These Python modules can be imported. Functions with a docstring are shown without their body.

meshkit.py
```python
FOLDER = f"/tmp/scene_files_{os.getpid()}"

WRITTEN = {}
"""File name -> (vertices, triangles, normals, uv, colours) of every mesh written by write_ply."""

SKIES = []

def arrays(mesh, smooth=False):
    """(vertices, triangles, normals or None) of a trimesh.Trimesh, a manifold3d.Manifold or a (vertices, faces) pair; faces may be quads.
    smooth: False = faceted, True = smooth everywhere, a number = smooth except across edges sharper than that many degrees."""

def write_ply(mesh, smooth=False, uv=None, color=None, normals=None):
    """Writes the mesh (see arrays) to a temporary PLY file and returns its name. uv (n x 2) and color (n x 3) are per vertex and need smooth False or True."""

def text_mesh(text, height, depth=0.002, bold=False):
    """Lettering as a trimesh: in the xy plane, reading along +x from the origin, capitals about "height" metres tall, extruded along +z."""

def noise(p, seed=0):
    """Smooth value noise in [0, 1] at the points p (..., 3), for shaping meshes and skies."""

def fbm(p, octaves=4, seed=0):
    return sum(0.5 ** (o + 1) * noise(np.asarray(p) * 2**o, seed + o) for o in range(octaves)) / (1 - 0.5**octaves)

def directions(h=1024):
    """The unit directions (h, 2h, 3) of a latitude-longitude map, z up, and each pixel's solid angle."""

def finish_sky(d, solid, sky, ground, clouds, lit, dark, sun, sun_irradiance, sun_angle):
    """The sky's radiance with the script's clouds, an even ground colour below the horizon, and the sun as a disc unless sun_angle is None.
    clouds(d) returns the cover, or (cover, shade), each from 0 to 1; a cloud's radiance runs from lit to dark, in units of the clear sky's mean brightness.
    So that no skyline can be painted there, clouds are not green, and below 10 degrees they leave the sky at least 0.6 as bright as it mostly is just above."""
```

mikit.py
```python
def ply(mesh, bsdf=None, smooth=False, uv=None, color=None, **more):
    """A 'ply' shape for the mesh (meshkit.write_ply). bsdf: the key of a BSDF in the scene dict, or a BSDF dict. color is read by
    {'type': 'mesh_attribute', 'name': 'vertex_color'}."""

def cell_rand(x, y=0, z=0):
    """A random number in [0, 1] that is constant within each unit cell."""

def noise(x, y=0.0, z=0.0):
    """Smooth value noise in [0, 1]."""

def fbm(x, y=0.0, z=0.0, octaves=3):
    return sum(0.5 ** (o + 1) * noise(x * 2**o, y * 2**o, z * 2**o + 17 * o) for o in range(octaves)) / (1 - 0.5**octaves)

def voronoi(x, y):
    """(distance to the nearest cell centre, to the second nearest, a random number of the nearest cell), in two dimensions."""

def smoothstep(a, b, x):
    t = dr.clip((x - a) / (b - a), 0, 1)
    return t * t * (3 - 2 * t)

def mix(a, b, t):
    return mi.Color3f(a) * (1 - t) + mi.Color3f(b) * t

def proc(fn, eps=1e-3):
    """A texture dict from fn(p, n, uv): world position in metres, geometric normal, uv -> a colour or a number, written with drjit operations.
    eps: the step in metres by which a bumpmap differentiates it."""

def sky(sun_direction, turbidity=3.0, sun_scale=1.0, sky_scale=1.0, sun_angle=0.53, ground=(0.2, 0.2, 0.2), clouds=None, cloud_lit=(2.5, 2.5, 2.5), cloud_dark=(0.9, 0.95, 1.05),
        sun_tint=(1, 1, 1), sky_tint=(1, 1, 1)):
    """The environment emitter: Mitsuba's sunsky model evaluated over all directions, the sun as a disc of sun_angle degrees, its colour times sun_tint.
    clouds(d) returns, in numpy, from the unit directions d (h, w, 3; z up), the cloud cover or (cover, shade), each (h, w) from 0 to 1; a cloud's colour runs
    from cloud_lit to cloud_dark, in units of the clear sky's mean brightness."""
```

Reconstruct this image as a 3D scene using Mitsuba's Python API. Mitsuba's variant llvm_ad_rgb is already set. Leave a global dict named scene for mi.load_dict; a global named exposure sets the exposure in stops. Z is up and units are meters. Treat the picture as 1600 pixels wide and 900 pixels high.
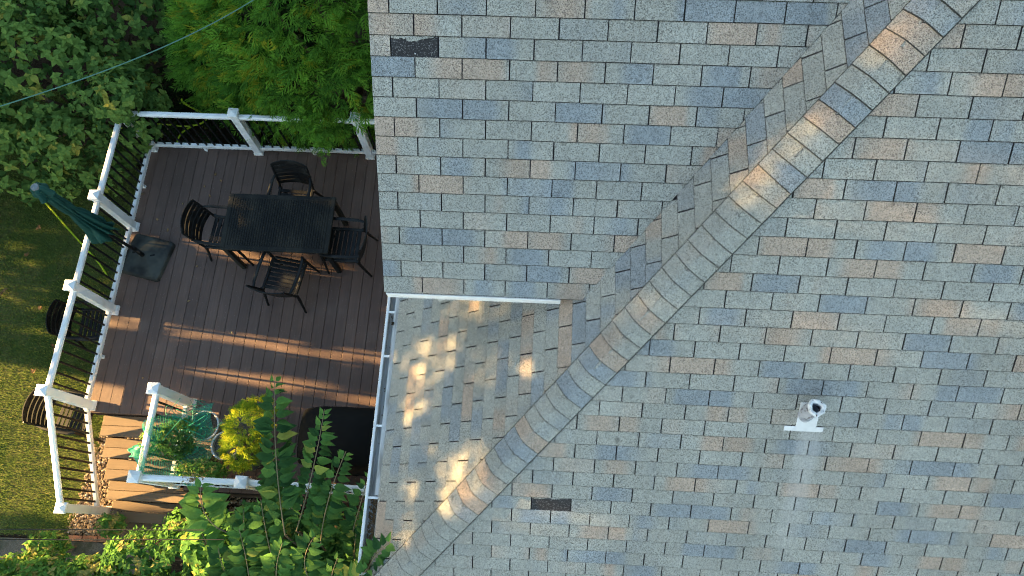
import math, random
import numpy as np, trimesh, mitsuba as mi, drjit as dr
import mikit, meshkit
from mikit import proc, fbm, noise, cell_rand, smoothstep, mix, ply, voronoi

# ------------------------------------------------------------------ camera, sky, exposure
T4 = mi.ScalarTransform4f
CAM = np.array([0.0, 0.0, 10.0])
FWD = np.array([-0.03664988, 0.33009643, -0.94323546])
UP = np.array([-0.04130593, 0.94256256, 0.3314659])
SUN_AZ, SUN_EL = math.radians(5.6), math.radians(12.5)
SUN = np.array([-math.cos(SUN_EL) * math.cos(SUN_AZ), math.cos(SUN_EL) * math.sin(SUN_AZ), math.sin(SUN_EL)])
scene, labels = {'type': 'scene'}, {}
scene['camera'] = {'type': 'perspective', 'fov': 2 * math.degrees(math.atan(800 / 1131.4)), 'fov_axis': 'x', 'near_clip': 0.05, 'far_clip': 400.0,
                   'to_world': T4().look_at(origin=CAM.tolist(), target=(CAM + FWD).tolist(), up=UP.tolist())}
scene['sky'] = mikit.sky(SUN.tolist(), turbidity=3, sun_scale=1.75, sun_tint=(1.0, 0.98, 0.92), sky_tint=(1.105, 1.0, 0.90))
exposure = 4.72

rng = np.random.default_rng(7)
random.seed(7)


# ------------------------------------------------------------------ helpers
class MB:
    """Collects pieces of one mesh."""
    def __init__(self):
        self.v, self.f, self.uv, self.n = [], [], [], 0

    def add(self, v, f, uv=None):
        v = np.asarray(v, float); f = np.asarray(f, int)
        if f.shape[1] == 4:
            f = np.vstack([f[:, [0, 1, 2]], f[:, [0, 2, 3]]])
        self.v.append(v); self.f.append(f + self.n)
        self.uv.append(np.zeros((len(v), 2)) + (0.5 if uv is None else np.asarray(uv, float)))
        self.n += len(v)
        return self

    def mesh(self, m, uv=None):
        return self.add(m.vertices, m.faces, uv)

    def box(self, lo, hi, bevel=0.0, rot=0.0, pivot=None, uv=None):
        lo, hi = np.array(lo, float), np.array(hi, float)
        v, f = rbox(lo, hi, bevel)
        if rot:
            v = rotz(v, rot, (lo + hi) / 2 if pivot is None else pivot)
        return self.add(v, f, uv)

    def tube(self, pts, r, sides=8, uv=None, cap=True):
        v, f = tube(pts, r, sides, cap)
        return self.add(v, f, uv)

    def out(self):
        return np.vstack(self.v), np.vstack(self.f), np.vstack(self.uv)


def rotz(v, a, p=(0, 0, 0)):
    p = np.asarray(p, float); c, s = math.cos(a), math.sin(a)
    q = np.asarray(v, float) - p
    return np.stack([c * q[:, 0] - s * q[:, 1], s * q[:, 0] + c * q[:, 1], q[:, 2]], 1) + p


def rbox(lo, hi, b=0.0):
    """A box, its twelve edges chamfered by b."""
    lo, hi = np.array(lo, float), np.array(hi, float)
    if b <= 0:
        m = trimesh.creation.box(extents=hi - lo)
        return m.vertices + (lo + hi) / 2, m.faces
    c, h = (lo + hi) / 2, (hi - lo) / 2
    b = min(b, h.min() * 0.9)
    pts = []
    for sx in (-1, 1):
        for sy in (-1, 1):
            for sz in (-1, 1):
                s = np.array([sx, sy, sz])
                for k in range(3):
                    q = h - b; q = q.copy(); q[k] = h[k]
                    pts.append(c + s * q)
    m = trimesh.convex.convex_hull(np.array(pts))
    return m.vertices, m.faces


def tube(pts, r, sides=8, cap=True):
    p = np.asarray(pts, float); n = len(p)
    r = np.broadcast_to(np.asarray(r, float), (n,))
    t = np.gradient(p, axis=0); t /= np.linalg.norm(t, axis=1, keepdims=True) + 1e-12
    ref = np.array([0, 0, 1.0]) if abs(t[0, 2]) < 0.9 else np.array([1.0, 0, 0])
    a = np.cross(t, ref); a /= np.linalg.norm(a, axis=1, keepdims=True) + 1e-12
    bb = np.cross(t, a)
    ang = np.arange(sides) * 2 * np.pi / sides
    v = (p[:, None] + r[:, None, None] * (np.cos(ang)[None, :, None] * a[:, None] + np.sin(ang)[None, :, None] * bb[:, None])).reshape(-1, 3)
    i, j = np.meshgrid(np.arange(n - 1), np.arange(sides), indexing='ij')
    q = np.stack([i * sides + j, (i + 1) * sides + j, (i + 1) * sides + (j + 1) % sides, i * sides + (j + 1) % sides], -1).reshape(-1, 4)
    f = np.vstack([q[:, [0, 1, 2]], q[:, [0, 2, 3]]])
    if cap:
        v = np.vstack([v, p[0], p[-1]]); k = np.arange(sides); m = n * sides
        f = np.vstack([f, np.stack([np.full(sides, m), k, (k + 1) % sides], 1), np.stack([np.full(sides, m + 1), (n - 1) * sides + (k + 1) % sides, (n - 1) * sides + k], 1)])
    return v, f


def key_for(name):
    if name not in scene:
        return name
    k = 1
    while f'{name}_{k:03d}' in scene:
        k += 1
    return f'{name}_{k:03d}'


LAST = {}


def numbered(name):
    """name, name_001, ... : the next key that is free, also against parts' keys."""
    n = LAST.get(name, -1) + 1
    LAST[name] = n
    return name if n == 0 else f'{name}_{n:03d}'


def put(parent, name, mb, mat, smooth=False, kind=None, label=None, **more):
    k = numbered((parent + '__' if parent else '') + name)
    if isinstance(mb, MB):
        v, f, uv = mb.out()
        if smooth is False or smooth is True:
            scene[k] = ply((v, f), mat, smooth, uv=uv, **more)
        else:
            scene[k] = ply((v, f), mat, smooth, **more)
    else:
        scene[k] = ply(mb, mat, smooth, **more)
    if kind or label:
        labels[k] = {}
        if kind: labels[k]['kind'] = kind
        if label: labels[k]['label'] = label
    return k


def thing(name, label, cat, group=None):
    k = numbered(name)
    labels[k] = {'label': label, 'category': cat}
    if group: labels[k]['group'] = group
    return k


def tag(k, label, cat=None, group=None, kind=None):
    labels[k] = {'label': label}
    if cat: labels[k]['category'] = cat
    if group: labels[k]['group'] = group
    if kind: labels[k]['kind'] = kind


def copy_thing(src, dst, M):
    """Copies of all the parts of src under dst, moved by M."""
    for k in [k for k in scene if k.startswith(src + '__')]:
        d = dict(scene[k]); d['to_world'] = M
        scene[dst + k[len(src):]] = d


def principled(color, rough=0.6, spec=0.4, **more):
    return {'type': 'twosided', 'bsdf': {'type': 'principled', 'base_color': color if isinstance(color, dict) else {'type': 'rgb', 'value': list(color)}, 'roughness': rough, 'specular': spec, **more}}


# ------------------------------------------------------------------ materials
C3 = mi.Color3f


def shingle_color(p, n, uv):
    b, g, t = C3(0.205, 0.237, 0.265), C3(0.27, 0.282, 0.268), C3(0.315, 0.263, 0.222)
    u = mi.Float(uv.x)
    c = mix(b, g, smoothstep(0.12, 0.42, u))
    c = mix(c, t, smoothstep(0.58, 0.9, u))
    x, y, z = p.x, p.y, p.z
    k1 = cell_rand(x * 260, y * 260, z * 260)
    k2 = cell_rand(x * 150 + 7, y * 150, z * 150)
    big = fbm(x * 5, y * 5, z * 5, 3)
    sp = dr.select(k1 < 0.2, 0.42, dr.select(k1 > 0.8, 1.32, 1.0)) * dr.select(k2 < 0.17, 0.6, dr.select(k2 > 0.85, 1.22, 1.04))
    # weathering: faint run-off streaks down the slopes and a few dark scuffs
    run = fbm(x * 2.3 + 3, y * 0.9, z * 0.5, 4)
    scuff = smoothstep(0.74, 0.86, fbm(x * 13, y * 13, z * 13, 3)) * smoothstep(0.5, 0.62, fbm(x * 2, y * 2, z * 2, 2))
    c = c * (0.86 + 0.28 * run) * (1 - 0.45 * scuff)
    tint = cell_rand(x * 200, y * 200 + 3, z * 200)
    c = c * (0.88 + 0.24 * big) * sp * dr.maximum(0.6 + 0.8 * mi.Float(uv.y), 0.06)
    c = mix(c, c * C3(1.08, 1.0, 0.9), tint)
    # wash-off streak below the vent pipe's flashing, down the slope
    cx = 1.985 + 0.022 * (0.86 - y)
    s = (1 - smoothstep(0.05, 0.105, dr.abs(x - cx - 0.02 * (fbm(y * 7, x * 9) - 0.5)))) * smoothstep(-0.55, 0.75, y) * (1 - smoothstep(0.84, 0.87, y)) * smoothstep(1.6, 1.8, x) * (1 - smoothstep(2.2, 2.4, x))
    return mix(c, C3(0.40, 0.40, 0.39) * (0.8 + 0.4 * k2), 0.5 * s * (0.35 + 0.65 * smoothstep(-0.3, 0.8, y)) * (0.5 + fbm(x * 20, y * 3, 0, 3)))


scene['m_shingle'] = principled(proc(shingle_color), 0.85, 0.25)


def under_color(p, n, uv):
    k = cell_rand(p.x * 190, p.y * 190, p.z * 190)
    return C3(0.014, 0.014, 0.015) * (0.5 + 1.0 * k) + C3(0.16) * dr.select(k > 0.94, 1.0, 0.0)


scene['m_under'] = principled(proc(under_color), 0.9, 0.2)
scene['m_slot'] = principled((0.018, 0.018, 0.02), 0.95, 0.1)


def bare_color(p, n, uv):
    k = cell_rand(p.x * 190, p.y * 190, p.z * 190)
    return C3(0.03, 0.03, 0.032) * (0.6 + 0.8 * k) + C3(0.12) * dr.select(k > 0.9, 1.0, 0.0)


scene['m_bare'] = principled(proc(bare_color), 0.9, 0.2)


def white_color(p, n, uv):
    d = fbm(p.x * 6, p.y * 6, p.z * 6, 3)
    e = fbm(p.x * 40, p.y * 40, p.z * 40, 2)
    return mix(C3(0.78, 0.79, 0.79), C3(0.60, 0.59, 0.55), smoothstep(0.5, 0.85, d) * 0.6 + 0.15 * e)


scene['m_white'] = principled(proc(white_color), 0.35, 0.5)


def gutter_color(p, n, uv):
    d = fbm(p.x * 30, p.y * 5, p.z * 30, 3)
    return mix(C3(0.55, 0.54, 0.52), C3(0.30, 0.27, 0.23), smoothstep(0.45, 0.75, d))


scene['m_gutter'] = principled(proc(gutter_color), 0.5, 0.4)
scene['m_black'] = principled((0.006, 0.006, 0.0065), 0.5, 0.3)


def resin_color(p, n, uv):
    d = fbm(p.x * 14, p.y * 14, p.z * 14, 3)
    return mix(C3(0.006, 0.0065, 0.007), C3(0.018, 0.019, 0.018), smoothstep(0.45, 0.8, d))


scene['m_resin'] = principled(proc(resin_color), 0.5, 0.28)


def table_color(p, n, uv):
    d = fbm(p.x * 9, p.y * 3, 0, 3)
    k = cell_rand(p.x * 260, p.y * 260, 3)
    return mix(C3(0.010, 0.0115, 0.012), C3(0.024, 0.024, 0.021), smoothstep(0.4, 0.85, d)) + C3(0.07, 0.06, 0.025) * dr.select(k > 0.985, 1.0, 0.0)


scene['m_table'] = principled(proc(table_color), 0.6, 0.15)


def deck_color(p, n, uv):
    # uv.x: tone of the board, uv.y: 1 where the grain runs along y, 0 along x
    al = mi.Float(uv.y)
    a = p.x * al + p.y * (1 - al); b = p.y * al + p.x * (1 - al)
    g = fbm(a * 90, b * 3, p.z * 2 + 11 * mi.Float(uv.x), 3)
    g2 = fbm(a * 260, b * 8, 1, 2)
    d = fbm(p.x * 3.3, p.y * 3.3, p.z, 4)
    c = mix(C3(0.115, 0.072, 0.058), C3(0.165, 0.105, 0.083), mi.Float(uv.x) * 0.7 + 0.3 * g)
    c = c * (0.82 + 0.2 * g + 0.16 * g2) * (0.76 + 0.27 * d)
    k = cell_rand(p.x * 120, p.y * 120, 5)
    return mix(c, C3(0.2, 0.16, 0.13), dr.select(k > 0.992, 0.6, 0.0) + 0.12 * smoothstep(0.55, 0.8, d))


scene['m_deck'] = principled(proc(deck_color), 0.62, 0.35)


def tread_color(p, n, uv):
    g = fbm(p.x * 4, p.y * 110, 11 * mi.Float(uv.x), 3)
    d = fbm(p.x * 4, p.y * 4, p.z, 4)
    c = mix(C3(0.15, 0.10, 0.06), C3(0.20, 0.14, 0.087), mi.Float(uv.x))
    return c * (0.82 + 0.25 * g) * (0.88 + 0.24 * d)


scene['m_tread'] = principled(proc(tread_color), 0.62, 0.35)
scene['m_darkwood'] = principled((0.03, 0.022, 0.018), 0.8, 0.2)


def lawn_color(p, n, uv):
    a = fbm(p.x * 1.3, p.y * 1.3, 0, 4); b = fbm(p.x * 11, p.y * 11, 3, 3); k = cell_rand(p.x * 90, p.y * 90, 1)
    c = mix(C3(0.06, 0.09, 0.02), C3(0.11, 0.115, 0.038), smoothstep(0.35, 0.65, a * 0.6 + b * 0.4))
    return c * (0.6 + 0.6 * k)


scene['m_lawn'] = principled(proc(lawn_color), 0.9, 0.1)


def soil_color(p, n, uv):
    b = fbm(p.x * 9, p.y * 9, p.z * 9, 4); k = cell_rand(p.x * 70, p.y * 70, 1)
    return mix(C3(0.018, 0.013, 0.009), C3(0.055, 0.04, 0.026), b) * (0.5 + 0.8 * k)


scene['m_soil'] = principled(proc(soil_color), 0.95, 0.1)


def path_color(p, n, uv):
    b = fbm(p.x * 3, p.y * 3, 1, 4); k = cell_rand(p.x * 130, p.y * 130, 1)
    c = mix(C3(0.10, 0.088, 0.07), C3(0.17, 0.15, 0.12), b) * (0.65 + 0.6 * k)
    return mix(c, C3(0.05, 0.06, 0.03), 0.6 * smoothstep(0.5, 0.72, fbm(p.x * 6, p.y * 6, 5, 3)))


scene['m_path'] = principled(proc(path_color), 0.92, 0.15)


def pebble_color(p, n, uv):
    u = mi.Float(uv.x)
    c = mix(C3(0.14, 0.095, 0.06), C3(0.36, 0.27, 0.17), u)
    return mix(c, C3(0.45, 0.42, 0.38), smoothstep(0.86, 0.95, u)) * (0.75 + 0.5 * mi.Float(uv.y))


scene['m_pebble'] = principled(proc(pebble_color), 0.8, 0.3)


def brick_color(p, n, uv):
    d = fbm(p.x * 25, p.y * 25, p.z * 25, 3)
    return mix(C3(0.33, 0.13, 0.07), C3(0.46, 0.23, 0.13), d) * (0.8 + 0.4 * mi.Float(uv.x))


scene['m_brick'] = principled(proc(brick_color), 0.9, 0.2)


def wall_color(p, n, uv):
    return C3(0.62, 0.6, 0.55) * (0.92 + 0.16 * fbm(p.x * 4, p.y * 4, p.z * 9, 3))


scene['m_wall'] = principled(proc(wall_color), 0.6, 0.3)


def leaf_mat(name, lo, hi, yellow, trans=0.55, rough=0.45):
    """uv.x: tone from dark to light green, above 0.8 towards yellow; uv.y: along the leaf."""
    def fn(p, n, uv):
        u = mi.Float(uv.x)
        c = mix(C3(*lo), C3(*hi), smoothstep(0.0, 0.78, u))
        c = mix(c, C3(*yellow), smoothstep(0.78, 1.0, u))
        d = fbm(p.x * 55, p.y * 55, p.z * 55, 2)
        return c * (0.8 + 0.4 * d)
    scene[name] = {'type': 'principledthin', 'base_color': proc(fn), 'roughness': rough, 'diff_trans': trans, 'spec_trans': 0.0, 'eta': 1.4}


leaf_mat('m_leaf_lilac', (0.055, 0.12, 0.035), (0.20, 0.32, 0.075), (0.38, 0.37, 0.08), 0.85, 0.6)
leaf_mat('m_leaf_big', (0.038, 0.10, 0.035), (0.13, 0.28, 0.065), (0.36, 0.38, 0.08), 0.85, 0.5)
leaf_mat('m_leaf_hedge', (0.04, 0.10, 0.03), (0.12, 0.26, 0.055), (0.32, 0.30, 0.10), 0.6)
leaf_mat('m_conifer', (0.06, 0.17, 0.03), (0.22, 0.45, 0.055), (0.42, 0.42, 0.04), 0.95, 0.6)
leaf_mat('m_gold', (0.15, 0.27, 0.03), (0.36, 0.46, 0.04), (0.62, 0.58, 0.05), 0.9, 0.6)
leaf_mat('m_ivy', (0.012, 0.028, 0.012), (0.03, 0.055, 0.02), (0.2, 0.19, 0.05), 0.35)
leaf_mat('m_grass', (0.07, 0.12, 0.025), (0.22, 0.29, 0.075), (0.42, 0.38, 0.15), 0.5, 0.6)
leaf_mat('m_shade', (0.10, 0.13, 0.045), (0.16, 0.20, 0.07), (0.18, 0.18, 0.06), 1.0, 0.7)
leaf_mat('m_dryleaf', (0.16, 0.09, 0.045), (0.32, 0.20, 0.10), (0.45, 0.36, 0.2), 0.3, 0.7)


def bark_color(p, n, uv):
    return mix(C3(0.07, 0.055, 0.04), C3(0.16, 0.125, 0.09), fbm(p.x * 40, p.y * 40, p.z * 10, 3))


scene['m_bark'] = principled(proc(bark_color), 0.9, 0.15)
scene['m_stem'] = principled((0.20, 0.16, 0.09), 0.8, 0.2)


def canvas_color(p, n, uv):
    w = cell_rand(p.x * 300, p.y * 300, p.z * 300)
    d = fbm(p.x * 7, p.y * 7, p.z * 7, 3)
    return C3(0.007, 0.055, 0.045) * (0.85 + 0.2 * w) * (0.8 + 0.4 * d)


scene['m_canvas'] = principled(proc(canvas_color), 0.75, 0.3)


def base_color(p, n, uv):
    d = fbm(p.x * 7, p.y * 7, p.z * 3, 4)
    return mix(C3(0.02, 0.022, 0.022), C3(0.072, 0.075, 0.064), smoothstep(0.3, 0.75, d))


scene['m_base'] = principled(proc(base_color), 0.6, 0.22)
scene['m_grey'] = principled((0.16, 0.18, 0.19), 0.5, 0.4)
scene['m_cover'] = principled(proc(lambda p, n, uv: C3(0.005, 0.0053, 0.0056) * (0.7 + 0.6 * fbm(p.x * 6, p.y * 6, p.z * 6, 3))), 0.7, 0.12)
scene['m_lime'] = principled((0.42, 0.55, 0.02), 0.45, 0.4)
scene['m_net'] = principled((0.03, 0.33, 0.20), 0.5, 0.4)
scene['m_wire_green'] = principled((0.06, 0.17, 0.135), 0.5, 0.4)
scene['m_wire_dark'] = principled((0.02, 0.018, 0.015), 0.6, 0.3)


def pipe_color(p, n, uv):
    d = fbm(p.x * 22, p.y * 22, p.z * 22, 3); e = noise(p.x * 45, p.y * 45, p.z * 45)
    c = mix(C3(0.24, 0.27, 0.32), C3(0.42, 0.44, 0.48), d)
    return mix(c, C3(0.05, 0.04, 0.045), smoothstep(0.66, 0.74, e))


scene['m_pipe'] = principled(proc(pipe_color), 0.5, 0.4)
scene['m_lead'] = principled(proc(lambda p, n, uv: C3(0.62, 0.63, 0.63) * (0.8 + 0.35 * fbm(p.x * 18, p.y * 18, p.z * 18, 3))), 0.45, 0.4)
scene['m_pot'] = principled(proc(lambda p, n, uv: C3(0.36, 0.36, 0.33) * (0.75 + 0.5 * fbm(p.x * 14, p.y * 14, p.z * 14, 3))), 0.6, 0.3)
scene['m_darkpot'] = principled((0.03, 0.035, 0.035), 0.6, 0.3)
scene['m_pottingsoil'] = principled(proc(lambda p, n, uv: mix(C3(0.06, 0.052, 0.045), C3(0.17, 0.155, 0.14), cell_rand(p.x * 110, p.y * 110, 0))), 0.95, 0.1)
# ------------------------------------------------------------------ ground
def sheet(name, poly, z, mat, kind='structure', label=None):
    poly = np.array(poly, float)
    m = trimesh.creation.triangulate_polygon
    n = len(poly)
    v = np.column_stack([poly, np.full(n, z)])
    f = [[0, i, i + 1] for i in range(1, n - 1)]
    scene[name] = ply((v, np.array(f)), mat)
    labels[name] = {'kind': kind}
    if label: labels[name]['label'] = label


sheet('ground', [(-120, -120), (120, -120), (120, 120), (-120, 120)], -0.012, 'm_soil')
sheet('lawn', [(-60, -0.24), (-6.08, -0.24), (-5.98, 0.7), (-5.85, 1.5), (-5.85, 4.4), (-6.6, 5.6), (-8, 6.6), (-60, 8)], -0.006, 'm_lawn')
sheet('path', [(-60, -1.6), (-4.9, -1.6), (-4.9, -0.29), (-60, -0.29)], 0.0, 'm_path')

# ------------------------------------------------------------------ house
PITCH = 0.7738546
ct, st_, tt = math.cos(PITCH), math.sin(PITCH), math.tan(PITCH)
TAB, EXPO = 0.3048, 0.12892


class Slope:
    def __init__(self, O, a, d, tab=TAB, expo=EXPO):
        self.O, self.a, self.d = map(lambda q: np.array(q, float), (O, a, d))
        self.n = np.cross(self.a, -self.d)
        if self.n[2] < 0: self.n = -self.n
        self.tab, self.expo = tab, expo

    def p(self, a, s, h=0.0):
        a, s, h = np.broadcast_arrays(*map(np.asarray, (a, s, h)))
        return self.O + a[..., None] * self.a + s[..., None] * self.d + h[..., None] * self.n

    def xy(self, a, s):
        q = self.O + a * self.a + s * self.d
        return q[0], q[1]


WING = Slope((-1.00448, 3.07765, 6.30841), (1, 0, 0), (0, -ct, -st_))
SOUTH = Slope((1.84216, 0.79607, 4.67098), (1, 0, 0), (0, -ct, -st_))
WEST = Slope((-1.341, 2.145, 3.326), (0, -1, 0), (-ct, 0, -st_), 0.3112, 0.13162)
VAL, HIP = 1.37, 0.767


def clip(poly, planes, sl):
    """Sutherland-Hodgman of a convex polygon in (a, s) by half planes g(x, y) >= 0."""
    for g in planes:
        out = []
        vals = [g(*sl.xy(*q)) for q in poly]
        for i in range(len(poly)):
            a, b, va, vb = poly[i], poly[(i + 1) % len(poly)], vals[i], vals[(i + 1) % len(poly)]
            if va >= 0: out.append(a)
            if (va >= 0) != (vb >= 0):
                t = va / (va - vb)
                out.append((a[0] + t * (b[0] - a[0]), a[1] + t * (b[1] - a[1])))
        poly = out
        if len(poly) < 3: return []
    return poly


def area(poly):
    p = np.array(poly)
    return 0.5 * abs(np.dot(p[:, 0], np.roll(p[:, 1], -1)) - np.dot(p[:, 1], np.roll(p[:, 0], -1)))


CH = 0.0056


def tab_mesh(sl, a0, a1, s0, s1, planes, tone, lift=0.0095, tilt=0.0, lower=None):
    """One three-tab shingle tab as a wedge: butt edge proud, tone varying along it. Returns an MB or None."""
    mb = MB(); am = (a0 + a1) / 2

    def hh(a, s):
        f = (s - s0) / (s1 - s0)
        return 0.0012 + (lift - 0.0012) * f + tilt * f * (a - am) / (a1 - a0)
    cuts = np.linspace(a0, a1, 4)
    total = 0
    for i in range(3):
        sq = [(cuts[i], s0), (cuts[i + 1], s0), (cuts[i + 1], s1 - CH), (cuts[i], s1 - CH)]
        poly = clip(sq, planes, sl)
        if len(poly) < 3 or area(poly) < 1e-6: continue
        total += area(poly)
        p = np.array(poly)
        v = sl.p(p[:, 0], p[:, 1], np.array([hh(*q) for q in p]))
        f = np.array([[0, k, k + 1] for k in range(1, len(p) - 1)])
        nrm = np.cross(v[f[0, 1]] - v[f[0, 0]], v[f[0, 2]] - v[f[0, 0]])
        if np.dot(nrm, sl.n) < 0: f = f[:, ::-1]
        mb.add(v, f, np.array([[tone(q[0])[0], tone(q[0])[1]] for q in p]))
    if total < 3e-5: return None
    # the worn butt edge: granules gone, dark mat showing on a small rounded edge
    poly = clip([(a0, s1 - CH), (a1, s1 - CH), (a1, s1), (a0, s1)], planes, sl)
    if len(poly) > 2:
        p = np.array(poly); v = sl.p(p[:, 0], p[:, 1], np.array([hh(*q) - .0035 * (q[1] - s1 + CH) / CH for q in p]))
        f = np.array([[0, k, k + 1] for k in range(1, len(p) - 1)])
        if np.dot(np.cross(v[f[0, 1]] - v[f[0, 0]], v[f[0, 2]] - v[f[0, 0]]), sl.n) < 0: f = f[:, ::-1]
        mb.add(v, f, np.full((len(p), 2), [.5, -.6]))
    poly = clip([(a0, s0), (a1, s0), (a1, s1), (a0, s1)], planes, sl)
    p = np.array(poly); n = len(p)
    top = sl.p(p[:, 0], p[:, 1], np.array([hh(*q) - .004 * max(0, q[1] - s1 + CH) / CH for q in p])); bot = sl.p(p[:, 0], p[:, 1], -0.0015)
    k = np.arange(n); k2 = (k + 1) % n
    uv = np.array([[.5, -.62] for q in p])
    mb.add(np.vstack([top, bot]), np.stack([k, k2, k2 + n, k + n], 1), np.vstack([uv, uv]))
    mb.center = top.mean(0); mb.area = total
    return mb


# blends of blue (B) and tan (T) along each course, in tabs, as the courses run on the photographed roof
WING_TONES = {0: 'T-.5,-.1 B4.6,5 T5,5.25 B5.8,6 B6,7 B7,8 B8,9 T9,9.3 T3,4.2', 1: 'T-.5,.5 T.5,.9 T6.5,7.5 T7.5,8.1', 2: 'B1.6,2.7', 3: 'B-.5,.5 T1.15,2.5 T3,4.25 B4.8,5.5 B6.5,7.5 T7.5,8.3',
              4: 'B6.4,7 B7,8', 5: 'B.9,2.2 B3.5,4.5 T5.5,6.5 B6.5,7', 6: 'T-.5,.6 T3.8,4.9 B5,6 T7,7.4', 7: 'T-.5,0 B2.5,3 T6.6,7.4', 8: 'B.7,2 T2,3.4 B3.6,5', 9: 'T.25,1.5 B2.5,4', 10: 'T2,2.4 B3,4',
              11: 'B4.5,5.5', 12: 'T-.5,-.2 B.3,1.7 T2.5,4 T4.6,5.9', 13: 'T1.9,2.5 B2.5,3.4', 14: 'B-.5,0 B3,4 T4,4.8', 15: 'T.3,1.5 B1.6,2.4 B2.6,3.4 T3.5,4.5', -1: 'B1.4,2 B5,6', -2: 'T2,3 B6,7'}
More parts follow.
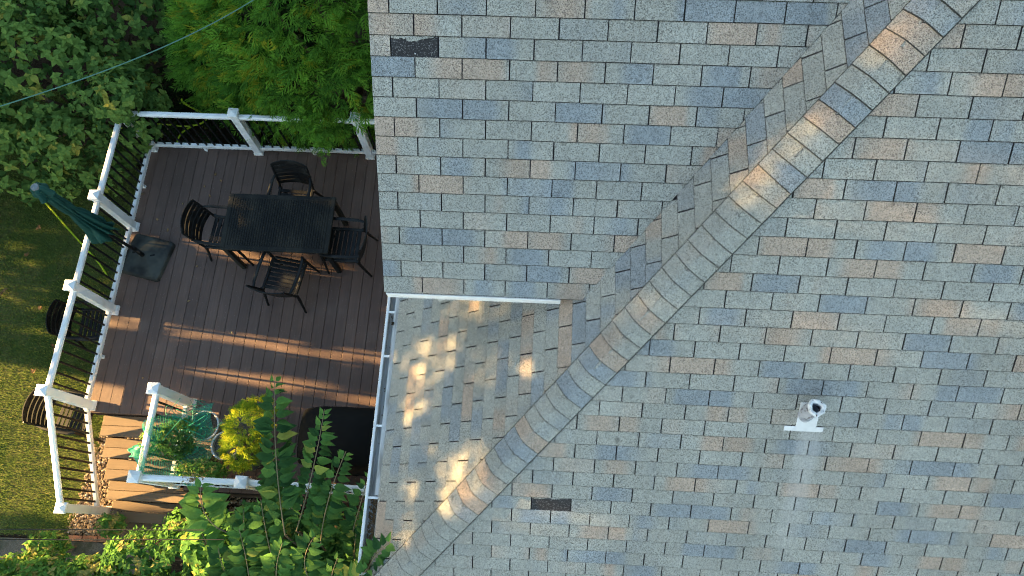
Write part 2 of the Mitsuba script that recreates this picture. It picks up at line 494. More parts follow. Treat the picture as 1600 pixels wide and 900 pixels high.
SOUTH_TONES = {0: 'T-5,-3.6 T2.8,4.4 T5,5.6', -1: 'T-2.2,-1 B2,3', -2: 'T-3.4,-3 B-2.7,-1.5 T5,5.6', -3: 'B-4.3,-3.5 B-.3,1.3 T2.2,2.5 B3,4.5', -4: 'T-3,-1.6 B-1,0', -5: 'B-3.5,-3 T.3,1.5 B2.5,3.5 T4.3,5',
               -6: 'T-3.5,-3 T-1.2,0 B2,3', -7: 'B-2.5,-1.5 T-.5,.2 T2.7,3.9', -8: 'B0,1 T2,3 B4.2,5', -9: 'T-2.5,-1.5 B-1.5,-.5', -10: 'T.4,1.5 B3,4', -11: 'T-1.3,.1 B.7,2.2 T2.5,3.5', -13: 'T.6,1.9',
               -14: 'T-1,0 B0,1.4', -15: 'B-.9,-.5 T2.3,2.6', -16: 'T0,1.1 B2,3', -17: 'B2,3', -18: 'T0,1', -19: 'B.5,1.5 T2.1,3', -21: 'T1,1.6', -22: 'B2,3', -23: 'T3,4', -24: 'B2.5,3.5',
               1: 'B-3.5,-2.5 T-2,-.5 B-.5,.5', 2: 'T-6,-5.2 B-4.5,-3.3 T1,2.4 B2.6,3 B3.1,4.6', 3: 'T-4.2,-3.5 B-2.1,-.8 T3.8,5.2', 4: 'T-6.5,-6 B-6,-5.8 T-2.8,-1.6 B-.9,0 T0,1.4 B5,6', 5: 'T-6.5,-5.5 B-4.5,-3.5 B2.5,3.1 T3.6,4.9',
               6: 'B-7,-6.3 B-3,-1 B1,2 T2.8,3', 7: 'B-6.5,-5 B-3.5,-2.7 T-1.8,-.5 B3.3,4.5 T5.2,6.5', 8: 'T-4.8,-3.5 B-3.5,-3 B2,3 B5.5,6', 9: 'B-2,-.5 T-.5,.3 B2.5,3.3 T4,5.2 T6,6.5', 10: 'T-6,-5.4 B-5,-3.5 B.5,1.5 T2.5,3',
               11: 'T-4,-3.5 B-3.5,-2.7 T1,2', 12: 'T-3,-2 B0,1', 13: 'B-5,-4'}
WEST_TONES = {13: 'T1.3,3.6', 16: 'T1.0,3.1', 11: 'B2,3.5 T3.5,4.5', 8: 'T3,4', 5: 'T1,2.2', 12: 'B1,1.5', 6: 'B2.5,4', 9: 'B3.5,4.6', 14: 'B3,4', 17: 'B1.5,3', 18: 'B1.9,3', 4: 'B4.2,5.2', 3: 'B.5,1.2', 1: 'B4.4,5.4',
              19: 'B-.4,.8', 20: 'B.4,1.4', 22: 'T-1,.6', 23: 'B-1.5,-.3', 25: 'B-2.4,-1', 27: 'T-3.3,-1.6', 28: 'T-3,-2.4', 30: 'B-4.6,-3.6', 31: 'T-4,-3.4', 2: 'T2.2,3'}


def tones(spec, rowseed):
    r = random.Random(rowseed)
    seg = []
    for w in spec.split():
        a, b = w[1:].split(',')
        seg.append((float(a), float(b), 0.0 if w[0] == 'B' else 1.0))
    ph = r.random() * 99

    def tone(i, tabnoise):
        u = 0.5 + 0.10 * math.sin(i * 2.1 + ph) + 0.05 * math.sin(i * 5.3 + 2 * ph)
        for a, b, c in seg:
            soft = 0.19
            t = min(1, max(0, (i - a + soft) / (2 * soft))) * min(1, max(0, (b + soft - i) / (2 * soft)))
            u = u * (1 - t) + (c * 0.80 + 0.10 + 0.09 * math.sin(i * 7 + ph)) * t
        return min(1, max(0, u + tabnoise * 1.6)), 0.5 + .8 * tabnoise
    return tone


house = thing('house', 'house under a grey, blue and tan shingled hip roof with a white gutter', 'house')
all_tabs, patches = [], []


def lay(sl, rows, irange, par, spec, planes_fn, missing=()):
    for r in rows:
        off = 0.5 * (par(r) % 2)
        tn = tones(spec(r), 1000 + r)
        k0 = math.floor(irange(r)[0] - off); k1 = math.ceil(irange(r)[1] - off)
        for k in range(k0, k1):
            i0, i1 = k + off, k + off + 1
            rr = random.Random((k * 7919 + r * 104729 + int(sl.O[0] * 1000)) & 0xFFFFFF)
            noise_ = rr.uniform(-0.09, 0.09)
            a0, a1 = i0 * sl.tab + 0.0042 + rr.uniform(-.0012, .0012), i1 * sl.tab - 0.0042 + rr.uniform(-.0012, .0012)
            s0, s1 = (r - 1) * sl.expo, r * sl.expo + rr.uniform(-.0016, .0016)
            if any(m[0] == r and abs(m[1] - i0) < .3 for m in missing):
                patches.append((sl, r, i0, a0, a1, s0, s1, tn)); continue
            x, y = sl.xy((a0 + a1) / 2, (s0 + s1) / 2)
            for planes in planes_fn(x, y):
                mb = tab_mesh(sl, a0, a1, s0, s1, planes, lambda a: tn(a / sl.tab, noise_), 0.0095 + rr.uniform(-.0012, .0022), rr.uniform(-.002, .002))
                if mb: all_tabs.append(mb)


rake = lambda r: -1.135 + 0.006 * math.sin(r * 2.3)
lay(WING, range(-9, 16), lambda r: (-.6, 11.5), lambda r: r, lambda r: WING_TONES.get(r, 'B%d,%d T%d,%d' % ((r * 5) % 7, (r * 5) % 7 + 1, (r * 3 + 4) % 8, (r * 3 + 4) % 8 + 1)),
    lambda x, y: [[lambda x, y: x + 1.137, lambda x, y: y - x - VAL - 0.004]], missing=((2, 0),))
lay(SOUTH, range(-33, 16), lambda r: (-11, 10), lambda r: r, lambda r: SOUTH_TONES.get(r, ''),
    lambda x, y: [[lambda x, y: x + HIP - y, lambda x, y: 5.0 - x]], missing=((6, -6),))
def west_spec(r):
    rr = random.Random(500 - r); out = WEST_TONES.get(-r, '').split(); j = -6.0 + .5 * (r % 2)
    while j < 8.5:
        w = rr.choice((1, 1, 2)); q = rr.random()
        if q < .42 and not any(float(s[1:].split(',')[0]) < j + w and float(s[1:].split(',')[1]) > j for s in out):
            out.append('%s%.2f,%.2f' % ('B' if q < .27 else 'T', j, j + w - rr.choice((0, 0, .3))))
        j += w
    return ' '.join(out)


lay(WEST, range(-36, 1), lambda r: (-6, 9), lambda r: r, west_spec,
    lambda x, y: [[lambda x, y: y - x - HIP, (lambda x, y: 2.25 - y) if x < .88 else (lambda x, y: x + VAL - .006 - y)]])

# roof boards and underlay: thin slabs under the shingles
roof = None


def slab(name, parent, sl, xy, mat, h1=-0.003, h0=-0.03):
    xy = np.array(xy, float); g = sl.n
    z = sl.O[2] - (g[0] * (xy[:, 0] - sl.O[0]) + g[1] * (xy[:, 1] - sl.O[1])) / g[2]
    b = np.column_stack([xy, z]); n = len(b)
    k = np.arange(n); k2 = (k + 1) % n
    mb = MB()
    f = np.array([[0, i, i + 1] for i in range(1, n - 1)])
    mb.add(np.vstack([b + h1 * g, b + h0 * g]), np.vstack([f, f[:, ::-1] + n, np.stack([k, k2 + n, k2], 1), np.stack([k, k + n, k2 + n], 1)]))
    return put(parent, name, mb, mat)


RY = 4.55
roof = slab('roof', house, SOUTH, [(-1.36, -0.6), (7, -0.6), (7, RY), (RY - HIP, RY)], 'm_slot')
slab('wing_deck', roof, WING, [(-1.13, 1.70), (1.70 - VAL, 1.70), (RY - VAL - .3, RY - .3), (-1.13, RY - .3)], 'm_slot')
slab('hip_deck', roof, WEST, [(-1.34, 2.3), (-1.34, -0.58), (RY - HIP, RY), (RY - VAL, RY), (2.3 - VAL, 2.3)], 'm_slot')
BACKW = Slope((-1.13, RY - .3, 3.301 + tt * (RY - .3)), (1, 0, 0), (0, ct, -st_))
BACKS = Slope((3, RY, 3.893 + tt * RY), (1, 0, 0), (0, ct, -st_))
slab('back_slope', roof, BACKS, [(2.5, RY), (7, RY), (7, 9.3), (2.5, 9.3)], 'm_shingle')
slab('back_slope', roof, BACKW, [(-1.13, RY - .3), (3.2, RY - .3), (2.6, 8.8), (-1.13, 8.8)], 'm_shingle')

all_tabs.sort(key=lambda mb: np.linalg.norm(mb.center - CAM))
inview = all_tabs[:300]
for mb in inview:
    put(roof, 'shingle', mb, 'm_shingle')
field = MB()
for mb in all_tabs[300:]:
    v, f, uv = mb.out(); field.add(v, f, uv)
put(roof, 'shingle_field', field, 'm_shingle', kind='stuff')


# where a tab tore off: dark mat below, a ragged remnant above
def bare_patch(sl, r, i0, a0, a1, s0, s1, tn, cut, label, seed):
    rr = random.Random(seed)
    k = 26
    aa = np.linspace(a0, a1, k + 1)
    edge = np.array([s0 + cut(t) + rr.uniform(-.005, .005) for t in np.linspace(0, 1, k + 1)])
    mb = MB()
    v = np.vstack([sl.p(aa, edge - .006, 0.0006), sl.p(aa, np.full(k + 1, s1 + .003) + np.array([rr.uniform(-.003, .002) for _ in aa]), 0.0006)])
    i = np.arange(k)
    mb.add(v, np.stack([i, i + k + 1, i + k + 2, i + 1], 1), np.full((len(v), 2), .5))
    put(roof, 'bare_patch', mb, 'm_bare', label=label)
    mb = MB()
    uv = np.array([tn(a / sl.tab, 0.05) for a in aa])
    v = np.vstack([sl.p(aa, np.full(k + 1, s0), 0.0015), sl.p(aa, edge, 0.0052), sl.p(aa, edge, -0.001)])
    mb.add(v, np.vstack([np.stack([i, i + k + 1, i + k + 2, i + 1], 1), np.stack([i + k + 1, i + 2 * k + 2, i + 2 * k + 3, i + k + 2], 1)]), np.vstack([uv, uv, uv]))
    put(roof, 'torn_remnant', mb, 'm_shingle')


for sl, r, i0, a0, a1, s0, s1, tn in patches:
    if sl is WING:
        bare_patch(sl, r, i0, a0, a1, s0, s1, tn, lambda t: 0.017 + 0.012 * (t > .31) * (t < .58) - 0.015 * max(0, t - .62) / .38 + .004 * ((t * 37) % 1 > .6), 'dark bare patch left by a missing shingle near the top of the left roof', 3)
    else:
        bare_patch(sl, r, i0, a0, a1, s0, s1, tn, lambda t: 0.016 - .008 * (t > .22) + .01 * (t > .48) * (t < .56) - .006 * (t > .8), 'dark bare patch left by a missing shingle low on the right roof', 4)
nail = trimesh.creation.icosphere(subdivisions=1, radius=0.0045)
nail.apply_translation(WING.p(0.155, 1.83 * EXPO, 0.003))
put(roof, 'nail', nail, 'm_white')

# hip caps: bent shingles riding over the hip
hd = np.array([1, 1, tt]); hd /= np.linalg.norm(hd)
H0 = np.array([0, HIP, 3.893 + tt * HIP])
L = np.array([1, -1, 0]) / math.sqrt(2); NV = np.cross(L, hd); NV = NV if NV[2] > 0 else -NV
ds = np.array([0, -1, -tt]); ds = ds - hd * np.dot(ds, hd); m_hip = -np.dot(ds, NV) / np.dot(ds, L)
CAPS = {1.9: .85, 1.825: .92, 1.75: .5, 1.68: .5, 1.6: .08, 1.53: .92, 1.455: .5, 1.38: .5, 1.31: .2, 1.235: .72, .575: .75, .43: .7, .355: .9, .28: .15, .21: .4, .14: .08, .065: .45, -.01: .35, -.155: .9, -.23: .1, -.3: .22, -.45: .8, -.52: .3, -.6: .92, -.67: .15,
        1.97: .2, 2.12: .1, 2.27: .9}


def cap_mesh(l0, u, seed):
    rr = random.Random(seed)
    ts = np.linspace(-.134, .134, 13); ls = np.array([l0, l0 + .045, l0 + .13, l0 + .2]); top = []
    lift = np.array([.0215, .0175, .0105, .005]) + rr.uniform(-.0015, .003)
    sk = rr.uniform(-.006, .006)
    for l, h in zip(ls, lift):
        for t in ts:
            z = -m_hip * math.sqrt(t * t + .045 ** 2) + m_hip * .045 * .55
            top.append(H0 + hd * (l + sk * t / .134) + L * t + NV * (z + h))
    top = np.array(top); nt = len(ts)
    mb = MB(); q = []
    for a in range(3):
        for b in range(nt - 1):
            q.append([a * nt + b, a * nt + b + 1, (a + 1) * nt + b + 1, (a + 1) * nt + b])
    uv = np.array([[min(1, max(0, u + .1 * math.sin(3 * t / .134 + seed))), .5 + rr.uniform(-.04, .04)] for _ in ls for t in ts])
    mb.add(top, q, uv)
    # butt and side edges, worn dark
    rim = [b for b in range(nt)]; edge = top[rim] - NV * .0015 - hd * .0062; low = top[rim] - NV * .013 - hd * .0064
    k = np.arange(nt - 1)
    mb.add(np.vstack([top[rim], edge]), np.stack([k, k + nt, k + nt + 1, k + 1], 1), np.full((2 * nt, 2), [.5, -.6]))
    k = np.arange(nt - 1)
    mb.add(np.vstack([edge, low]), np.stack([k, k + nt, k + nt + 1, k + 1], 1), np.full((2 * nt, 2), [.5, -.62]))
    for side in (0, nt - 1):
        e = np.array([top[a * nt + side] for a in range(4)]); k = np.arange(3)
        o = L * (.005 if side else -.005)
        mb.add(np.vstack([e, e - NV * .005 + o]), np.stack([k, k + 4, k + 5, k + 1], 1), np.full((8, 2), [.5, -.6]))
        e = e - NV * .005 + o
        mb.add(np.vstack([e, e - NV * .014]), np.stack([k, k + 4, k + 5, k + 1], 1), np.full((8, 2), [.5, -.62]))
    return mb


dx = 0.0735
k = 0
x = 1.9 + 14 * dx
caps = []
while x > -1.36:
    u = next((c for xx, c in CAPS.items() if abs(xx - x) < dx / 2), None)
    rr = random.Random(k + 50)
    u = u if u is not None else 0.5 + rr.uniform(-.12, .12)
    # x is where the cap's lower corner stands on the west side
    l = (x + .095) / hd[0]
    caps.append((l, u, k)); x -= dx; k += 1
for l, u, k in caps:
    put(roof, 'hip_cap', cap_mesh(l, u, k), 'm_shingle', smooth=True)

# walls, fascias, soffit, gutter
mb = MB().box((-1.0, -0.25, 0), (6.6, 8.9, 3.12)).box((-0.9, 2.02, 3.12), (1.5, 8.4, 4.8))
wall = put(house, 'wall', mb, 'm_wall')
for z in np.arange(0.15, 3.1, 0.115):
    put(wall, 'siding_board', MB().box((-1.012, -0.24, z), (-1.001, 4.9, z + .108)), 'm_wall')
put(house, 'soffit', MB().box((-1.33, -0.55, 3.12), (-1.0, 2.02, 3.135)), 'm_white')
put(house, 'fascia', MB().box((-1.349, -0.58, 3.12), (-1.331, 2.3, 3.285)), 'm_white')
put(house, 'fascia', MB().box((-1.13, 1.688, 4.855), (0.165, 1.706, 4.938), .002), 'm_white', label='white fascia strip under the eave of the left roof')
put(house, 'drip_edge', MB().box((-1.392, 0.33, 3.288), (-1.328, 2.25, 3.294)), 'm_gutter')
gut = MB()
gut.box((-1.458, -0.62, 3.17), (-1.352, 2.25, 3.176))
gut.box((-1.463, -0.62, 3.166), (-1.455, 2.25, 3.28))
gut.box((-1.358, -0.62, 3.177), (-1.351, 2.25, 3.28))
gut.box((-1.458, -0.62, 3.176), (-1.352, -0.612, 3.27))
gut.box((-1.458, 2.242, 3.176), (-1.352, 2.25, 3.27))
gutter = put(house, 'gutter', gut, 'm_gutter')
put(gutter, 'lip', MB().box((-1.475, -0.62, 3.276), (-1.447, 2.25, 3.29), .004), 'm_white')
for y in (2.05, 1.609, .948, .307, -.33):
    put(gutter, 'hanger', MB().box((-1.448, y - .011, 3.279), (-1.345, y + .011, 3.287), .002), 'm_white')
deb = MB()
for _ in range(700):
    y = random.uniform(-.6, .33) if random.random() < .93 else random.uniform(.33, 2.2)
    p = np.array([random.uniform(-1.445, -1.362), y, 3.178 + random.uniform(0, .03 if y < .33 else .004)])
    s = random.uniform(.006, .02)
    a = random.uniform(0, 6.3); d = np.array([math.cos(a), math.sin(a), random.uniform(-.3, .6)]) * s; e = np.array([-math.sin(a), math.cos(a), random.uniform(-.3, .3)]) * s * .4
    deb.add([p - d, p + e, p + d, p - e], [[0, 1, 2], [0, 2, 3]], np.full((4, 2), random.random() * .5))
put(gutter, 'leaf_debris', deb, 'm_dryleaf', kind='stuff')
k = put(gutter, 'leaf_clump', trimesh.Trimesh(*(lambda m: (m.vertices * [.014, .018, .012] * (1 + .35 * rng.standard_normal((len(m.vertices), 1))) + [-1.395, 1.93, 3.295], m.faces))(trimesh.creation.icosphere(subdivisions=1))), 'm_soil')

# vent pipe with its flashing
axis = np.array([0, 0, 1.0])
pb = np.array([1.925, 0.965, 4.80])
n = 22; ang = np.arange(n) * 2 * np.pi / n
prof = [(.058, -.03), (.056, .06), (.052, .14), (.054, .20), (.057, .232), (.05, .242), (.034, .235), (.031, .1), (.03, -.05)]
v = []
for i, (r, z) in enumerate(prof):
    for a in ang:
        w = 1 + (.07 * math.sin(3 * a + 1) + .05 * math.sin(7 * a)) * (i >= 4) * (i < 8)
        v.append(pb + np.array([r * w * math.cos(a), r * w * math.sin(a), z + (.006 * math.sin(5 * a + i) if 3 < i < 7 else 0)]))
q = [[i * n + j, i * n + (j + 1) % n, (i + 1) * n + (j + 1) % n, (i + 1) * n + j] for i in range(len(prof) - 1) for j in range(n)]
pipe = put(house, 'vent_pipe', MB().add(v, q), 'm_pipe', smooth=35, label='grey vent pipe with a crumpled white rim')
put(pipe, 'bore', MB().add([pb + np.array([.0305 * math.cos(a), .0305 * math.sin(a), .03]) for a in ang] + [pb + np.array([0, 0, .03])], [[i, (i + 1) % n, n] for i in range(n)]), 'm_slot')
rim = [(.049, .243), (.057, .236), (.058, .225)]
mbr = MB(); v = []
for r, z in ((.0585, .222), (.0605, .238), (.05, .2465), (.034, .24), (.031, .225)):
    for a in ang:
        w = 1 + .07 * math.sin(3 * a + 1) + .05 * math.sin(7 * a)
        v.append(pb + np.array([r * w * math.cos(a), r * w * math.sin(a), z + .006 * math.sin(5 * a)]))
mbr.add(v, [[i * n + j, i * n + (j + 1) % n, (i + 1) * n + (j + 1) % n, (i + 1) * n + j] for i in range(4) for j in range(n)])
put(pipe, 'rim', mbr, 'm_lead', smooth=40)
fl = MB()
sa = lambda x, y: (x - SOUTH.O[0], (SOUTH.O[1] - y) / ct)
for (x0, x1, y0, y1, h) in ((1.868, 2.012, .87, 1.03, .0128), (1.79, 2.065, .857, .886, .0132)):
    (a0, s1), (a1, s0) = sa(x0, y0), sa(x1, y1)
    P = [SOUTH.p(a, s, hh_) for hh_ in (h, h - .004) for a, s in ((a0, s0), (a1, s0), (a1, s1), (a0, s1))]
    fl.add(P, [[0, 3, 2, 1], [4, 5, 6, 7], [0, 1, 5, 4], [1, 2, 6, 5], [2, 3, 7, 6], [3, 0, 4, 7]])
put(pipe, 'flashing', fl, 'm_lead', label='white T-shaped metal flashing at the foot of the vent pipe')
v = []
for r, z in ((.082, -.085), (.07, -.02), (.061, .02), (.059, .05)):
    for a in ang:
        x, y = r * math.cos(a), r * math.sin(a)
        v.append(pb + np.array([x, y, z if i else z]) + np.array([0, 0, tt * y * max(0, (.06 - z)) / .14]))
put(pipe, 'boot', MB().add(v, [[i * n + j, i * n + (j + 1) % n, (i + 1) * n + (j + 1) % n, (i + 1) * n + j] for i in range(3) for j in range(n)]), 'm_pipe', smooth=40)
# ------------------------------------------------------------------ deck and stairs
DZ = 1.0
deck = thing('deck', 'raised deck of brown composite boards beside the house', 'deck')
bx = -5.630
k = 0
while bx < -1.06:
    x0, x1 = bx, bx + 0.1385
    rr = random.Random(900 + k)
    y0 = 1.262 if x1 < -4.33 else 0.385
    if x0 < -4.33 < x1: y0 = 1.262
    v, f = rbox((x0, y0, DZ - .026 + rr.uniform(-.0006, .0006)), (x1, 5.12, DZ + rr.uniform(-.0009, .0009)), .003)
    put(deck, 'board', MB().add(v, f, np.tile([rr.random(), 1.0], (len(v), 1))), 'm_deck')
    bx += 0.1432; k += 1
sub = MB()
for y in (1.35, 1.8, 2.25, 2.7, 3.15, 3.6, 4.05, 4.5, 4.95):
    sub.box((-5.6, y - .02, .78), (-1.05, y + .02, .972))
put(deck, 'joists', sub, 'm_darkwood')
put(deck, 'rim', MB().box((-5.64, 1.3, .74), (-5.61, 5.13, .970)).box((-5.61, 5.10, .74), (-1.05, 5.13, .970)).box((-4.33, .392, .74), (-1.05, .412, .970)).box((-5.61, 1.268, .74), (-4.34, 1.288, .970)).box((-4.345, .39, .2), (-4.335, 1.268, .970)), 'm_darkwood')
for i, x in enumerate(np.arange(-4.3, -1.1, .143)):
    put(deck, 'skirt_board', MB().box((x, .372, .03), (x + .136, .390, .968), .002), 'm_darkwood')
for x in (-5.55, -4.04, -2.44):
    put(deck, 'footing_post', MB().box((x - .06, 4.9, 0), (x + .06, 5.02, .78)), 'm_darkwood')

stairs = thing('stairs', 'brown deck stairs running down to the gravel between two white railings', 'stairs')
fronts = [(1.262, .998, .842), (.998, .748, .684), (.748, .482, .526), (.482, .246, .368), (.246, -.018, .20), (-.018, -.225, .05)]
for i, (yb, yf, z) in enumerate(fronts):
    x0 = -5.475 if i < 5 else -5.37
    x1 = -4.35 if i < 3 else -4.0
    ym = (yb + yf) / 2
    for a, b in ((ym + .002, yb - .004), (yf, ym - .002)):
        rr = random.Random(40 + i * 2 + (a > ym))
        v, f = rbox((x0, a, z - .026), (x1, b, z), .003)
        put(stairs, 'tread_board', MB().add(v, f, np.tile([rr.random(), 0], (len(v), 1))), 'm_tread')
    zl = fronts[i + 1][2] if i + 1 < len(fronts) else 0
    if i + 1 < len(fronts):
        put(stairs, 'riser', MB().box((x0 + .02, yf + .012, zl), (x1, yf + .028, z - .027)), 'm_darkwood')
for x in (-5.46, -4.8, -4.37):
    put(stairs, 'stringer', MB().add([(x, 1.26, .80), (x, -.0, 0), (x, .55, 0), (x, 1.26, .5), (x + .035, 1.26, .80), (x + .035, 0, 0), (x + .035, .55, 0), (x + .035, 1.26, .5)],
                                     [[0, 1, 2, 3], [7, 6, 5, 4], [0, 4, 5, 1], [1, 5, 6, 2], [2, 6, 7, 3], [3, 7, 4, 0]]), 'm_darkwood')


# ------------------------------------------------------------------ railings
def post(rail, x, y, z0=DZ, h=1.0, label=None):
    p = put(rail, 'post', MB().box((x - .051, y - .051, z0), (x + .051, y + .051, z0 + h), .004), 'm_white', label=label)
    cap = MB()
    z = z0 + h
    cap.box((x - .066, y - .066, z - .028), (x + .066, y + .066, z + .012), .004)
    s = .060
    cap.add([(x - s, y - s, z + .0121), (x + s, y - s, z + .0121), (x + s, y + s, z + .0121), (x - s, y + s, z + .0121), (x, y, z + .04)], [[0, 1, 4], [1, 2, 4], [2, 3, 4], [3, 0, 4]])
    put(p, 'cap', cap, 'm_white')
    sk = MB()
    for z_, w in ((z0 + .002, .064), (z0 + .03, .060)):
        sk.box((x - w, y - w, z_), (x + w, y + w, z_ + .03), .003)
    put(p, 'base_trim', sk, 'm_white')


def rail_run(rail, A, B, zA=DZ, zB=DZ, step=.1225, foot=True, phase=.5):
    """Top rail, bottom rail and black balusters between the posts at A and B (plan positions)."""
    A, B = np.array(A, float), np.array(B, float)
    d = B - A; Ln = np.linalg.norm(d); d /= Ln; nrm = np.array([-d[1], d[0]])
    a, b = A + d * .05, B - d * .05

    def zz(p): return zA + (zB - zA) * np.dot(p - A, d) / Ln

    def beam(prof, dz, mat, name):
        prof = np.array(prof); n = len(prof); v = []
        for p in (a, b):
            for o, h in prof: v.append([p[0] + nrm[0] * o, p[1] + nrm[1] * o, zz(p) + dz + h])
        k = np.arange(n)
        fl = [[k[0], i, i + 1] for i in range(1, n - 1)] + [[n, n + i + 1, n + i] for i in range(1, n - 1)]
        mb = MB().add(v, np.stack([k, k + n, (k + 1) % n + n, (k + 1) % n], 1)); mb.add(v, fl)
        put(rail, name, mb, mat)
    beam([(-.033, 0), (.033, 0), (.035, .012), (.035, .034), (.026, .044), (.016, .05), (-.016, .05), (-.026, .044), (-.035, .034), (-.035, .012)], .878, 'm_white', 'top_rail')
    beam([(-.024, 0), (.024, 0), (.026, .006), (.026, .055), (.02, .064), (-.02, .064), (-.026, .055), (-.026, .006)], .088, 'm_white', 'bottom_rail')
    n = int(round((Ln - .1) / step))
    for i in range(n):
        p = a + d * ((i + phase) * (Ln - .1) / n)
        v, f = tube([(p[0], p[1], zz(p) + .14), (p[0], p[1], zz(p) + .88)], .0135, 8)
        put(rail, 'baluster', MB().add(v, f), 'm_black', smooth=40)
    if foot:
        p = (a + b) / 2
        put(rail, 'support_foot', MB().box((p[0] - .02, p[1] - .02, zz(p)), (p[0] + .02, p[1] + .02, zz(p) + .088), .003), 'm_white')


RX, RYB = -5.57, 5.04
rb = thing('deck_railing', 'white railing with black balusters along the far edge of the deck, under the conifer', 'railing')
rl = thing('deck_railing', 'white railing with black balusters along the lawn side of the deck, behind the parasol', 'railing')
rs = thing('deck_railing', 'sloping white stair railing beside the gravel and the lawn', 'railing')
rp = thing('deck_railing', 'white railing with black balusters around the potted plants at the head of the stairs', 'railing')
ys = [RYB, 3.80, 2.605, 1.345]
for x in (-4.04, -2.445): post(rb, x, RYB)
for y in ys: post(rl, RX, y)
rail_run(rb, (RX, RYB), (-4.04, RYB)); rail_run(rb, (-4.04, RYB), (-2.445, RYB)); rail_run(rb, (-2.445, RYB), (-1.05, RYB))
for y0, y1 in zip(ys[:-1], ys[1:]): rail_run(rl, (RX, y0), (RX, y1))
post(rs, -5.565, .105, 0.0, 1.13)
rail_run(rs, (-5.565, 1.345), (-5.565, .105), 1.0, .23, step=.112, foot=False, phase=.5)
post(rp, -4.30, 1.425); post(rp, -4.30, .455); post(rp, -3.12, .455)
rail_run(rp, (-4.30, 1.425), (-4.30, .455), step=.15); rail_run(rp, (-4.30, .455), (-3.12, .455)); rail_run(rp, (-3.12, .455), (-1.0, .455))


# ------------------------------------------------------------------ table and chairs
table = thing('patio_table', 'long black slatted patio table on the deck with four chairs around it', 'table')
tx0, tx1, ty0, ty1, tz = -3.992, -2.622, 3.245, 4.018, 1.74
put(table, 'top_frame', MB().box((tx0, ty0, tz - .035), (tx0 + .062, ty1, tz), .006).box((tx1 - .062, ty0, tz - .035), (tx1, ty1, tz), .006)
    .box((tx0 + .062, ty0, tz - .035), (tx1 - .062, ty0 + .062, tz - .0005), .006).box((tx0 + .062, ty1 - .062, tz - .035), (tx1 - .062, ty1, tz - .0005), .006), 'm_table')
sl_ = MB(); n = 40; w = (tx1 - tx0 - .124) / n
for i in range(n):
    x = tx0 + .062 + i * w
    sl_.box((x + .0016, ty0 + .058, tz - .026), (x + w - .0016, ty1 - .058, tz - .002), .0025)
sl_.box((tx0 + .06, (ty0 + ty1) / 2 - .03, tz - .045), (tx1 - .06, (ty0 + ty1) / 2 + .03, tz - .027))
put(table, 'slats', sl_, 'm_table', kind='stuff')
for x in (tx0 + .012, tx1 - .072):
    for y in (ty0 + .012, ty1 - .072):
        put(table, 'leg', MB().box((x, y, DZ), (x + .06, y + .06, tz - .036), .006), 'm_table')
put(table, 'apron', MB().box((tx0 + .03, ty0 + .025, tz - .09), (tx1 - .03, ty0 + .045, tz - .036)).box((tx0 + .03, ty1 - .045, tz - .09), (tx1 - .03, ty1 - .025, tz - .036)), 'm_table')


def make_chair(name, label, cat, M, group):
    """An armchair of black resin slats; it faces +x, its feet on z = 0."""
    t = thing(name, label, cat, group)
    def P(n, mb, smooth=False): put(t, n, mb, 'm_resin', smooth, to_world=M)
    hw = .235
    # seat: frame and slats across
    P('seat_frame', MB().box((-.23, -hw, .395), (.23, -hw + .035, .43), .006).box((-.23, hw - .035, .395), (.23, hw, .43), .006).box((.205, -hw + .035, .395), (.24, hw - .035, .432), .008))
    for i in range(7):
        x = -.205 + i * .059
        z = .427 - .012 * math.sin(math.pi * (i + .5) / 7)
        P('seat_slat', MB().box((x, -hw + .03, z - .012), (x + .047, hw - .03, z), .004))
    # back: two uprights leaning out, curved slats between
    def back(z): return -.235 - (z - .42) * .24
    for s in (-1, 1):
        P('back_upright', MB().tube([(back(z), s * (hw - .012 + .02 * (z - .42)), z) for z in (.40, .55, .70, .80, .845)], [.016, .0165, .0155, .014, .011], 8), 40)
    for i in range(6):
        z = .50 + i * .066; wd = .052 if i < 5 else .05
        v = []; ts = np.linspace(-1, 1, 9)
        for zz_ in (z - wd / 2, z + wd / 2):
            for th in (0, .012):
                for q in ts:
                    crown = .028 * (1 - q * q) if i == 5 and zz_ > z else 0
                    v.append((back(zz_) - .045 * (1 - q * q) - th, q * (hw - .01), zz_ + crown))
        v = np.array(v).reshape(2, 2, 9, 3); n9 = 9; f = []
        idx = lambda a, b, c: (a * 2 + b) * 9 + c
        for c in range(8):
            f += [[idx(0, 0, c), idx(0, 0, c + 1), idx(1, 0, c + 1), idx(1, 0, c)], [idx(0, 1, c + 1), idx(0, 1, c), idx(1, 1, c), idx(1, 1, c + 1)],
                  [idx(1, 0, c), idx(1, 0, c + 1), idx(1, 1, c + 1), idx(1, 1, c)], [idx(0, 1, c), idx(0, 1, c + 1), idx(0, 0, c + 1), idx(0, 0, c)]]
        P('back_slat', MB().add(v.reshape(-1, 3), f))
    # legs splayed outwards, arms
    for s in (-1, 1):
        y = s * (hw - .005)
        P('leg', MB().tube([(.215, y, .62), (.225, y + s * .008, .42), (.265, y + s * .03, .0)], [.017, .019, .013], 8), 40)
        P('leg', MB().tube([(-.215, y, .43), (-.25, y + s * .01, .25), (-.315, y + s * .03, .0)], [.019, .018, .013], 8), 40)
        arm = [(-.305, y, .655), (-.2, y + s * .022, .655), (0, y + s * .03, .65), (.16, y + s * .022, .645), (.225, y, .62)]
        v, f = tube(arm, [.016, .021, .023, .022, .016], 8)
        v[:, 2] = .645 + (v[:, 2] - .645) * .62
        P('armrest', MB().add(v, f), 40)
    return t


def chair_at(x, y, deg, z=DZ):
    return T4().translate([x, y, z]).rotate([0, 0, 1], deg)


